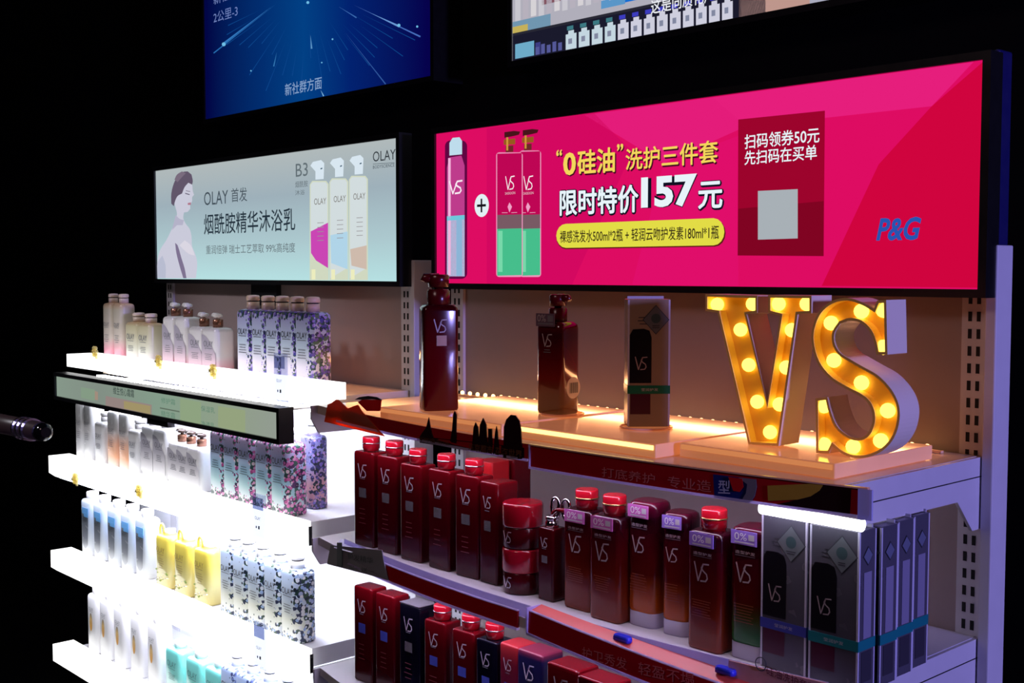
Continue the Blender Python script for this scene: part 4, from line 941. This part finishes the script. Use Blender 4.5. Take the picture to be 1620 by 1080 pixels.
# silver cartons
SILB = pbr('silver_carton_board', (88, 86, 98), .25, metal=.15, noise=.05)
SILG = pbr('silver_carton_edge', (196, 194, 214), .25)
TEAL = pbr('teal_band', (26, 120, 124), .3); BLUB = pbr('blue_band', (58, 66, 160), .3); GRNB = pbr('green_band', (20, 110, 80), .3)
def carton(lab, w, d, h, loc, rz, band, group, board=None):
    t = thing('bottle_carton', lab, 'carton', loc, rz, group)
    m = MB(); m.box(-w / 2, w / 2, -d / 2, d / 2, 0, h, board or SILB); obj('box', m, t, .0012)
    f = -d / 2
    m = MB()
    for x in (-w / 2 + .0012, w / 2 - .0012):
        for y in (f + .0012, -f - .0012): m.box(x - .0014, x + .0014, y - .0014, y + .0014, .001, h - .001, SILG)
    obj('clear_edge', m, t)
    m = MB(); e = .0006
    m.box(-w / 2 - e, w / 2 + e, f - e, -f + e, h * .26, h * .325, band); obj('colour_band', m, t)
    bw = w * .26; bx = -w * .20
    m = MB(); m.poly([(bx - bw, f - .0004, h * .345)] + [(bx + bw, f - .0004, h * .345), (bx + bw, f - .0004, h * .70), (bx + bw * .8, f - .0004, h * .755), (bx + bw * .3, f - .0004, h * .77), (bx - bw * .7, f - .0004, h * .765), (bx - bw, f - .0004, h * .72)], pbr('carton_picture_black', (14, 10, 18), .3))
    m.box(bx - bw * .92, bx + bw * .92, f - .0004, f - .0003, h * .10, h * .258, pbr('carton_picture_wine', (70, 12, 40), .3)); pc = obj('bottle_picture', m, t)
    m = MB(); vs_logo(m, bx + .001, h * .50, w * .28, w * .30, f - .0008, pbr('dim_logo_ink', (176, 160, 162), .35)); obj('logo', m, t)
    m = MB(); c = (w * .16, h * .84); s_ = w * .30
    dm = lambda k, y, mt: m.poly([(c[0] + s_ * k, y, c[1]), (c[0], y, c[1] + s_ * k * 1.1), (c[0] - s_ * k, y, c[1]), (c[0], y, c[1] - s_ * k * 1.1)], mt)
    dm(1.06, f - .0004, DARKINK); dm(1.0, f - .0006, pbr('diamond_label', (98, 102, 108), .3)); m.poly([(c[0] + s_ * .38 * math.cos(a * PI / 8), f - .0008, c[1] + .002 + s_ * .38 * math.sin(a * PI / 8)) for a in range(16)], pbr('diamond_disc', (60, 80, 84), .3))
    lines(m, c[0], c[1] - s_ * .45, s_ * .7, 2, f - .0008, DARKINK, .003); obj('diamond_label', m, t)
    m = MB(); text_mb(m, '莹润护发', -w * .18, w * .22, h * .282, h * .305, f - .0012, SILVINK); obj('band_print', m, t)
    m = MB(); lines(m, -w * .05, h * .86, w * .45, 3, f - .0003, DARKINK, .005); obj('small_print', m, t)
    # side: tall silver tube picture and a diamond
    sx = w / 2 + .0003
    m = MB(); m.box(sx, sx + .0003, -d * .22, d * .24, h * .33, h * .74, pbr('side_picture_silver', (150, 146, 170), .3, metal=.2)); m.poly([(sx + .0004, y, z) for y, z in ((-d * .3, h * .84), (0, h * .90), (d * .3, h * .84), (0, h * .78))], DARKINK); m.poly([(sx + .0006, y, z) for y, z in ((-d * .26, h * .84), (0, h * .892), (d * .26, h * .84), (0, h * .788))], pbr('side_diamond', (104, 110, 130), .3))
    m.box(sx, sx + .0003, -d * .3, d * .3, h * .06, h * .25, pbr('side_picture_grey', (56, 54, 64), .4)); obj('side_picture', m, t)
    m = MB(); m.box(-w / 2 + .004, w / 2 - .004, -f - .004 + .0006, -f - .002 + .0006, h - .0005, h + .004, SILG); obj('top_flap', m, t)
    return t
GC = 'silver cartons on the second right shelf'
wc, dc, hc_ = .071, .040, .206
xa = x_at(1204, yr - .006, zr + .09) + wc / 2; xb = x_at(1280, yr - .010, zr + .09) + wc / 2
carton('silver carton with blue band, left of the two front cartons beside the green bottomed bottle', wc, dc, hc_, (xa, yr - .006 + dc / 2, zr + .0006), 0, BLUB, GC)
carton('silver carton with teal band at the front right end of the second right shelf', wc, dc, hc_, (xb, yr - .010 + dc / 2, zr + .0006), 0.02, TEAL, GC)
for k, (y_, lab) in enumerate(((-.309, 'silver carton directly behind the front right teal banded carton'), (-.262, 'silver carton third from the front in the right end file'), (-.215, 'silver carton furthest back in the right end file, near the back panel'))):
    carton(lab, wc, dc, hc_, (xb + .004 - .004 * k, y_ + dc / 2, zr + .0006), 0.0, TEAL, GC)

# third shelf of the right unit
zq = .765
GB = 'bottles on the third right shelf'
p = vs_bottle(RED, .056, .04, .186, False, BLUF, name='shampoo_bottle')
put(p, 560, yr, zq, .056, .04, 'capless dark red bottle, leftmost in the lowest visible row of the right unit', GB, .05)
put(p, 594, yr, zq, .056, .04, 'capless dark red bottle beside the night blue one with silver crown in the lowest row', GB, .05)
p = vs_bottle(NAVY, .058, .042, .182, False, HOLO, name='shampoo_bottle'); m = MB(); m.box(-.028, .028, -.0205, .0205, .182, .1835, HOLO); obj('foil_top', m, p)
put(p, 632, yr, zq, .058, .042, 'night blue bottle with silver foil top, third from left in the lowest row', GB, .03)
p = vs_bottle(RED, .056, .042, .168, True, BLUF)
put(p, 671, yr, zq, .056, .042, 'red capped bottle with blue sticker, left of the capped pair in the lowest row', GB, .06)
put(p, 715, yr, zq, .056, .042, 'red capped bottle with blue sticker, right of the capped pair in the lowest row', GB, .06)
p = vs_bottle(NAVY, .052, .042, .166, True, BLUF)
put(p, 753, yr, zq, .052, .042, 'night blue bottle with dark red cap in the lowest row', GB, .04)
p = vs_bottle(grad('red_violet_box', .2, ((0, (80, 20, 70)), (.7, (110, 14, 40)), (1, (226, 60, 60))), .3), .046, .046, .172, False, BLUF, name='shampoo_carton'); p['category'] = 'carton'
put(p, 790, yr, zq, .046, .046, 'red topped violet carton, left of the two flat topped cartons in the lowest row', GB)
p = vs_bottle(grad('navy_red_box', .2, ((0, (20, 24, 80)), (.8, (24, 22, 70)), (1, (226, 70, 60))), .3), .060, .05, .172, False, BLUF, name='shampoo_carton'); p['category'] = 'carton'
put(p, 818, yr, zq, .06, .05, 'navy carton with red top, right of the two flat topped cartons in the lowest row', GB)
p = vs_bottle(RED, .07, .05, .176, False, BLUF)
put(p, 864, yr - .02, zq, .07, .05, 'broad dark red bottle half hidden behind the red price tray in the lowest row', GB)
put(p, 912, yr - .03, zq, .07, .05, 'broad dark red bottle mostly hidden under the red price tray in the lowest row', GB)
p = vs_bottle(NAVY, .07, .05, .172, False, BLUF)
put(p, 955, yr - .04, zq, .07, .05, 'broad night blue bottle just showing at the bottom edge under the red price tray', GB)

# top shelf of the right unit: two pump bottles and a boxed bottle
def vs_pump(lab, mat, w, d, h, loc, rz, hc, rc, beak, ang, foil, r=.006, capm=None):
    t = thing('pump_bottle', lab, 'bottle', loc, rz, 'red pump bottles on the right top shelf')
    m = MB(); m.loft([rrect(w * k, d * k, r, z, 3) for k, z in ((.95, 0), (1, .004), (1, h - .012), (.97, h - .006), (.8, h - .001), (.45, h))], mat); obj('body', m, t)
    cm = capm or pbr('dark_red_pump', (82, 6, 14), .22)
    m = MB(); m.lathe([(rc * .95, h - .001), (rc, h + .001), (rc, h + hc * .45), (rc * .9, h + hc * .47), (rc * .9, h + hc * .5)], cm, 22); obj('collar', m, t)
    m = MB(); m.lathe([(rc * .4, h + hc * .5), (rc * .4, h + hc * .56), (rc * .92, h + hc * .58), (rc * .95, h + hc * .95), (rc * .8, h + hc)], cm, 22)
    c, s_ = math.cos(ang), math.sin(ang)
    m.tube([(0, 0, h + hc * .85), (c * (rc + beak * .7), s_ * (rc + beak * .7), h + hc * .88), (c * (rc + beak), s_ * (rc + beak), h + hc * .78)], [rc * .5, rc * .4, rc * .25], cm, 8); obj('pump_head', m, t)
    f = -d / 2 - .0006
    m = MB(); vs_logo(m, -.002, h * .80, w * .36, w * .36, f, SILVINK); lines(m, -.002, h * .70, w * .3, 2, f, GREYINK); obj('logo', m, t)
    return t, f
REDP = grad('dark_red_pump_body', .2, ((0, (96, 2, 8)), (.5, (92, 2, 10)), (1, (46, 2, 9))), .14, spec=.4, coat=.3)
t, f = vs_pump('large dark red pump bottle on the left platform of the right top shelf', REDP, .062, .046, .186, (x_at(694, -.345, ZP + .09), -.345, ZP + .0005), 1.12, .052, .020, .008, PI, HOLO)
m = MB(); m.box(-.009, .009, f - .0006, f - .0002, .114, .132, pbr('gold_foil', (150, 120, 96), .3, metal=.6)); obj('foil_sticker', m, t)
OMB = grad('clear_bottom_ombre', .17, ((0, (110, 84, 56)), (.2, (110, 70, 40)), (.36, (120, 30, 20)), (.55, (96, 4, 16)), (.8, (60, 4, 18)), (1, (120, 10, 24))), .1, coat=.7)
t, f = vs_pump('middle red pump bottle with clear amber bottom and round barcode sticker', OMB, .058, .052, .158, (x_at(878, -.232, ZP + .07), -.225, ZP + .0005), .10, .046, .016, .012, -.1, None, .01)
m = MB(); m.loft([rrect(.042, .0014, .0006, z, 2, -.004, f - .0022) for z in (.150, .172)], pbr('smoke_sticker', (110, 90, 110), .3), False); s = obj('crystal_sticker', m, t)
m = MB(); text_mb(m, '0%', -.021, -.002, .158, .170, f - .0034, SILVINK); m.box(.002, .014, f - .0034, f - .0033, .158, .169, GREYINK); m.box(-.02, .014, f - .0034, f - .0033, .153, .156, GREYINK); obj('sticker_print', m, s)
m = MB(); sx = .0294
m.poly([(sx, .006 + .0185 * math.cos(a * PI / 12), .045 + .0185 * math.sin(a * PI / 12)) for a in range(24)], pbr('paper_white', (216, 206, 196), .5))
for k in range(9): m.add([(sx + .0003, .006 + (-.010 + k * .0026), .036 - .0), (sx + .0003, .006 + (-.010 + k * .0026) + .0013 * (1 + k % 2 * .4), .036), (sx + .0003, .006 + (-.010 + k * .0026) + .0013 * (1 + k % 2 * .4), .054), (sx + .0003, .006 + (-.010 + k * .0026), .054)], [(0, 1, 2, 3)], DARKINK)
obj('round_barcode_sticker', m, t)
# boxed bottle
GB2 = pbr('clear_box_film', (150, 132, 112), .22, noise=.05)
bx = carton('tall clear carton with green band and dark bottle picture on the glowing platform', .066, .046, .200, (x_at(1020, -.24, ZP + .1), -.235, ZP + .0006), .86, GRNB, 'clear carton', GB2)

# ---------------------------------------------------------------- sign strips on the right unit
def curved(mb, x0, x1, z0, z1, dy, mat, n=16, t=.003, slope=0.0, tilt=0.0):
    xs = [x0 + (x1 - x0) * i / n for i in range(n + 1)]
    z_ = lambda z, x: z + tilt * (x - x0)
    A = [(x, yf(x) + dy, z_(z0, x)) for x in xs]; B = [(x, yf(x) + dy + slope, z_(z1, x)) for x in xs]; A2 = [(x, yf(x) + dy + t, z_(z0, x)) for x in xs]; B2 = [(x, yf(x) + dy + t + slope, z_(z1, x)) for x in xs]
    N = n + 1; vs = A + B + A2 + B2; fs = []
    for i in range(n):
        fs += [(i, i + 1, N + i + 1, N + i), (2 * N + i, 3 * N + i, 3 * N + i + 1, 2 * N + i + 1), (i, 2 * N + i, 2 * N + i + 1, i + 1), (N + i, N + i + 1, 3 * N + i + 1, 3 * N + i)]
    fs += [(0, N, 3 * N, 2 * N), (n, 2 * N + n, 3 * N + n, N + n)]
    return mb.add(vs, fs, mat)
def on_front(px_, py_, dy):
    """point of the bowed front (offset dy) seen at a photo position"""
    P = at(px_, py_, -.42)
    for _ in range(8): P = at(px_, py_, yf(P.x) + dy)
    return P
def front_poly(mb, pts, dy, mat, th=.0015):
    P = [on_front(a, b, dy) for a, b in pts]; return mb.prism(P, (0, th, 0), mat)
def front_text(mb, body, bl, br, tl, dy, mat, bold=0.0):
    vs, fs = glyphs(body, bold); a = on_front(*bl, dy); b = on_front(*br, dy); c = on_front(*tl, dy); h_ = c.z - a.z
    return mb.add([(a.x + u * (b.x - a.x), yf(a.x + u * (b.x - a.x)) + dy, a.z + u * (b.z - a.z) + v * h_) for u, v in vs], fs, mat)
MAROON = pbr('maroon_print', (168, 12, 28), .22, noise=.05); DMAR = pbr('dark_skyline_print', (34, 8, 12), .3); ORNG = backlit('rust_orange_print', (224, 92, 30), .6)
RIM = backlit('clear_acrylic_rim', (226, 214, 250), .5, .2); ARCHR = backlit('arch_red', (196, 18, 30), .5); EMB = pbr('embossed_red_print', (214, 110, 112), .4); EMBW = pbr('pale_blue_print', (176, 180, 210), .4)
c0 = (-.8, -.42, 1.285)
t = thing('sign_strip', 'maroon sign strip with dark skyline cutouts along the left half of the right top shelf', 'sign', c0)
def loc_obj(name, mb, parent):
    me = mb.mesh(name); me.transform(Matrix.Translation(-Vector(parent.location))); o = bpy.data.objects.new(name, me); C.objects.link(o); o.parent = parent; return o
m = MB(); curved(m, -1.06, -.492, 1.2775, 1.300, -.004, MAROON); loc_obj('panel', m, t)
m = MB(); curved(m, -1.085, -.492, 1.2735, 1.2775, -.006, RIM, t=.006); loc_obj('bottom_rim', m, t)
m = MB(); front_poly(m, [(513, 667), (518, 640), (525, 637), (531, 632), (535, 632), (550, 646), (560, 642), (566, 640), (572, 650), (608, 690)], -.0066, ORNG); loc_obj('mountain_cutout', m, t)
m = MB(); front_poly(m, [(566, 636), (572, 632), (603, 632), (601, 650), (580, 650)], -.0052, ARCHR); front_poly(m, [(561, 632), (568, 628), (582, 626), (596, 628), (605, 633), (590, 631.5), (575, 632)], -.0054, DMAR); loc_obj('arch_cutout', m, t)
m = MB()
for P in ([(664, 690), (668, 684), (674, 676), (678, 660), (682, 684), (688, 700), (664, 696)], [(712, 698), (715, 680), (717, 655), (719, 650), (722, 656), (721, 700)], [(746, 712), (749, 676), (752, 668), (756, 676), (759, 712)],
          [(757, 714), (759, 672), (764, 661), (769, 672), (771, 716)], [(772, 716), (772, 678), (778, 678), (778, 718)], [(780, 718), (783, 684), (785, 674), (787, 684), (789, 720)], [(796, 724), (797, 675), (801, 663), (808, 656), (815, 657), (821, 665), (824, 680), (826, 726)]):
    front_poly(m, P, -.0060, DMAR)
front_poly(m, [(664, 690), (720, 696), (760, 700), (828, 708), (828, 724), (740, 712), (664, 700)], -.0058, DMAR); loc_obj('skyline_cutout', m, t)
m = MB(); front_text(m, '东京都市 花海世界', (741, 712), (826, 725), (741, 700), -.0082, pbr('skyline_text', (110, 66, 40), .4), .01); loc_obj('sign_text', m, t); m = MB(); front_text(m, '时尚造型馆', (660, 697), (710, 704), (660, 690), -.0082, pbr('skyline_text', (110, 66, 40), .4)); loc_obj('sign_text', m, t)
t = thing('sign_strip', 'dark red sign strip with colour blocks on the right half of the right top shelf', 'sign', (-.2, -.42, 1.285))
m = MB(); curved(m, -.486, .055, 1.2665, 1.2985, -.004, MAROON); loc_obj('panel', m, t)
m = MB(); curved(m, -.486, .055, 1.2630, 1.2665, -.006, RIM, t=.006); curved(m, -.486, .055, 1.2985, 1.3005, -.006, pbr('amber_rim', (230, 176, 150), .2), t=.006); m.box(-.4885, -.486, yf(-.487) - .006, yf(-.487), 1.263, 1.3005, RIM); loc_obj('clear_rim', m, t)
m = MB(); front_text(m, '打底养护', (952, 754), (1036, 766), (952, 738), -.0050, EMB); loc_obj('sign_text', m, t); m = MB(); front_text(m, '专业造', (1056, 770), (1125, 779), (1056, 752), -.0050, EMB); loc_obj('sign_text', m, t)
m = MB(); front_text(m, '型', (1136, 780), (1155, 781), (1136, 759), -.0075, EMBW, .008); loc_obj('sign_text', m, t)
m = MB(); NAVYP = pbr('navy_print', (24, 36, 110), .3); GRYP = pbr('grey_print', (116, 112, 126), .35); YLP = pbr('mustard_print', (176, 140, 50), .35)
front_poly(m, [(1128, 750), (1194, 758), (1197, 770), (1194, 784), (1188, 795), (1168, 793), (1130, 786)], -.0046, NAVYP, .0004)
front_poly(m, [(1168, 755), (1196, 758), (1197, 770), (1194, 784), (1187, 795), (1172, 793), (1180, 780), (1182, 766)], -.0052, GRYP, .0004)
front_poly(m, [(1152, 754), (1174, 757), (1176, 770), (1170, 778), (1160, 776)], -.0058, pbr('disc_red', (190, 16, 28), .3), .0004)
front_poly(m, [(1214, 768), (1280, 765), (1302, 767), (1296, 776), (1282, 785), (1262, 790), (1215, 792)], -.0052, YLP, .0004)
front_poly(m, [(1262, 790), (1282, 785), (1296, 776), (1302, 768), (1346, 772), (1344, 815), (1228, 798)], -.0048, DMAR, .0004); loc_obj('colour_blocks', m, t)
m = MB(); curved(m, .045, .062, 1.262, 1.299, -.009, acrylic('clear_end_plate', (210, 210, 250), .35), t=.003); loc_obj('clear_end', m, t)
# second shelf strips
t = thing('sign_strip', 'plain red sign strip on the left half of the second right shelf', 'sign', (-.8, -.42, 1.03))
m = MB(); curved(m, -.935, -.515, 1.013, 1.039, -.004, pbr('red_strip', (182, 12, 24), .3, noise=.06)); loc_obj('panel', m, t)
m = MB(); curved(m, -1.09, -.515, 1.009, 1.013, -.006, RIM, t=.006); curved(m, -.935, -.515, 1.039, 1.0405, -.005, RIM, t=.005); loc_obj('clear_rim', m, t)
CARD = pbr('grey_card', (128, 124, 134), .45, noise=.08)
t = thing('price_card', 'grey folded price card at the left end of the second right shelf', 'card', (-1.05, -.40, 1.03))
m = MB(); front_poly(m, [(517, 892), (523, 862), (604, 870), (607, 888), (614, 918), (602, 914)], -.0078, CARD); loc_obj('card', m, t)
m = MB(); a = on_front(528, 866, -.009); m.poly([a, on_front(540, 852, .01), on_front(575, 866, .01), on_front(556, 874, -.009)], pbr('folded_flap', (190, 186, 230), .4)); loc_obj('folded_flap', m, t)
m = MB(); front_poly(m, [(533, 858), (541, 858), (541, 897), (533, 895)], -.0088, pbr('card_bar', (50, 46, 62), .4), .0004); front_text(m, '护发精华', (550, 884), (590, 892), (550, 874), -.0088, DARKINK); front_text(m, '买一送一', (552, 900), (592, 908), (552, 893), -.0088, DARKINK); loc_obj('card_print', m, t)
t = thing('price_tray', 'sloping red price tray clipped to the right half of the second right shelf', 'tray', (-.3, -.43, 1.02))
SALM = pbr('salmon_tray_floor', (226, 84, 76), .3, noise=.05)
TX0, TX1, TT = -.468, -.07, -.085
m = MB(); curved(m, TX0, TX1, 1.021, 1.053, -.026, MAROON, slope=0.002, tilt=TT); loc_obj('front_panel', m, t)
m = MB(); xs = [TX0 + (TX1 - TX0) * i / 14 for i in range(15)]; N = 15
P1_ = [(x, yf(x) - .023, 1.0525 + TT * (x - TX0)) for x in xs]; P2_ = [(x, yf(x) + .002, 1.0585 + TT * .8 * (x - TX0)) for x in xs]
m.add(P1_ + P2_ + [(x, y, z - .002) for x, y, z in P1_ + P2_], [(i, i + 1, N + i + 1, N + i) for i in range(N - 1)] + [(2 * N + i, 3 * N + i, 3 * N + i + 1, 2 * N + i + 1) for i in range(N - 1)] + [(i, 2 * N + i, 2 * N + i + 1, i + 1) for i in range(N - 1)] + [(N + i, N + i + 1, 3 * N + i + 1, 3 * N + i) for i in range(N - 1)], SALM); loc_obj('sloping_floor', m, t)
m = MB(); curved(m, TX0, TX1, 1.0175, 1.021, -.028, RIM, t=.005, tilt=TT); curved(m, TX0, TX1, 1.053, 1.0545, -.024, RIM, t=.004, tilt=TT); m.box(TX0 - .0025, TX0, yf(TX0) - .028, yf(TX0), 1.0175, 1.0585, RIM); loc_obj('clear_rim', m, t)
m = MB()
def tray_text(mb, body, bl, br, tl, mat):
    vs, fs = glyphs(body, 0); a = on_front(*bl, -.0262); b = on_front(*br, -.0262); c = on_front(*tl, -.0262); h_ = c.z - a.z
    mb.add([(a.x + u * (b.x - a.x), yf(a.x + u * (b.x - a.x)) - .0266, a.z + u * (b.z - a.z) + v * h_) for u, v in vs], fs, mat)
tray_text(m, '护卫秀发', (921, 1040), (992, 1060), (921, 1022), EMB); loc_obj('sign_text', m, t); m = MB(); tray_text(m, '轻盈不塌', (1010, 1066), (1098, 1086), (1010, 1046), EMB); loc_obj('sign_text', m, t)
for px_, py_ in ((985, 1009), (1148, 1060)):
    P = on_front(px_, py_, -.008); m = MB(); m.loft([rrect(.03 * k, .012 * k, .004, P.z + z, 3, P.x, P.y) for k, z in ((1, -.004), (1, .001), (.9, .004))], pbr('blue_clip', (50, 60, 220), .3)); o = loc_obj('blue_clip', m, t)
t = thing('price_card', 'pale pink price card with dark ring mark at the front below the silver cartons', 'card', (-.05, -.40, 1.03))
m = MB(); curved(m, -.128, .03, 1.022, 1.052, -.006, pbr('pale_pink_card', (206, 150, 150), .35, noise=.15, scale=60), n=8); loc_obj('card', m, t)
m = MB(); P = on_front(1203, 1050, -.0075); m.tube([(P.x + .0075 * math.cos(a * PI / 10), yf(P.x + .0075 * math.cos(a * PI / 10)) - .0068, P.z + .0085 * math.sin(a * PI / 10)) for a in range(20)], .0007, DARKINK, 5, True); front_text(m, '硅油洗护套装', (1212, 1066), (1290, 1096), (1212, 1052), -.0072, pbr('brown_ink', (110, 40, 50), .4)); loc_obj('card_print', m, t)
# shelf lip: clear strip along the front of the second right shelf
t = thing('shelf_lip', 'clear lavender lit plastic lip along the front edge of the second right shelf', 'shelf lip', (-.5, -.42, 1.03))
m = MB(); curved(m, -1.07, .004, 1.0305, 1.0500, .003, acrylic('lavender_lip', (220, 216, 250), .55), n=24, t=.002); loc_obj('strip', m, t)

# dark ringed rod at the far left
a = at(-40, 662, -.62); b = at(73, 684, -.62)
t = thing('stand', 'dark stand arm with three silver rings reaching in from the left edge', 'stand', (a.x - .25, -.62, 0))
base = Vector(t.location); L = lambda p: tuple(Vector(p) - base)
m = MB(); m.lathe([(.16, 0), (.16, .012), (.03, .02)], BLACK, 28); obj('foot', m, t)
m = MB(); m.tube([(0, 0, .018), (0, 0, a.z + .05)], .016, BLACK, 12); obj('pole', m, t)
d_ = (b - a).normalized()
m = MB(); st_ = Vector((base.x, base.y, a.z + .05)); m.tube([L(st_), L(a), L(a + d_ * .1), L(b - d_ * .03)], [.018, .024, .025, .022], pbr('dark_brown_grip', (58, 44, 44), .35), 16); obj('arm', m, t)
for k in (.335, .362, .392):
    q = a + d_ * k; m = MB(); m.tube([L(q - d_ * .0035), L(q + d_ * .0035)], .0275, CHROME, 20); obj('silver_ring', m, t)
m = MB(); m.tube([L(b - d_ * .035), L(b - d_ * .012), L(b)], [.022, .021, .012], GLOSSK, 16); obj('end_knob', m, t)
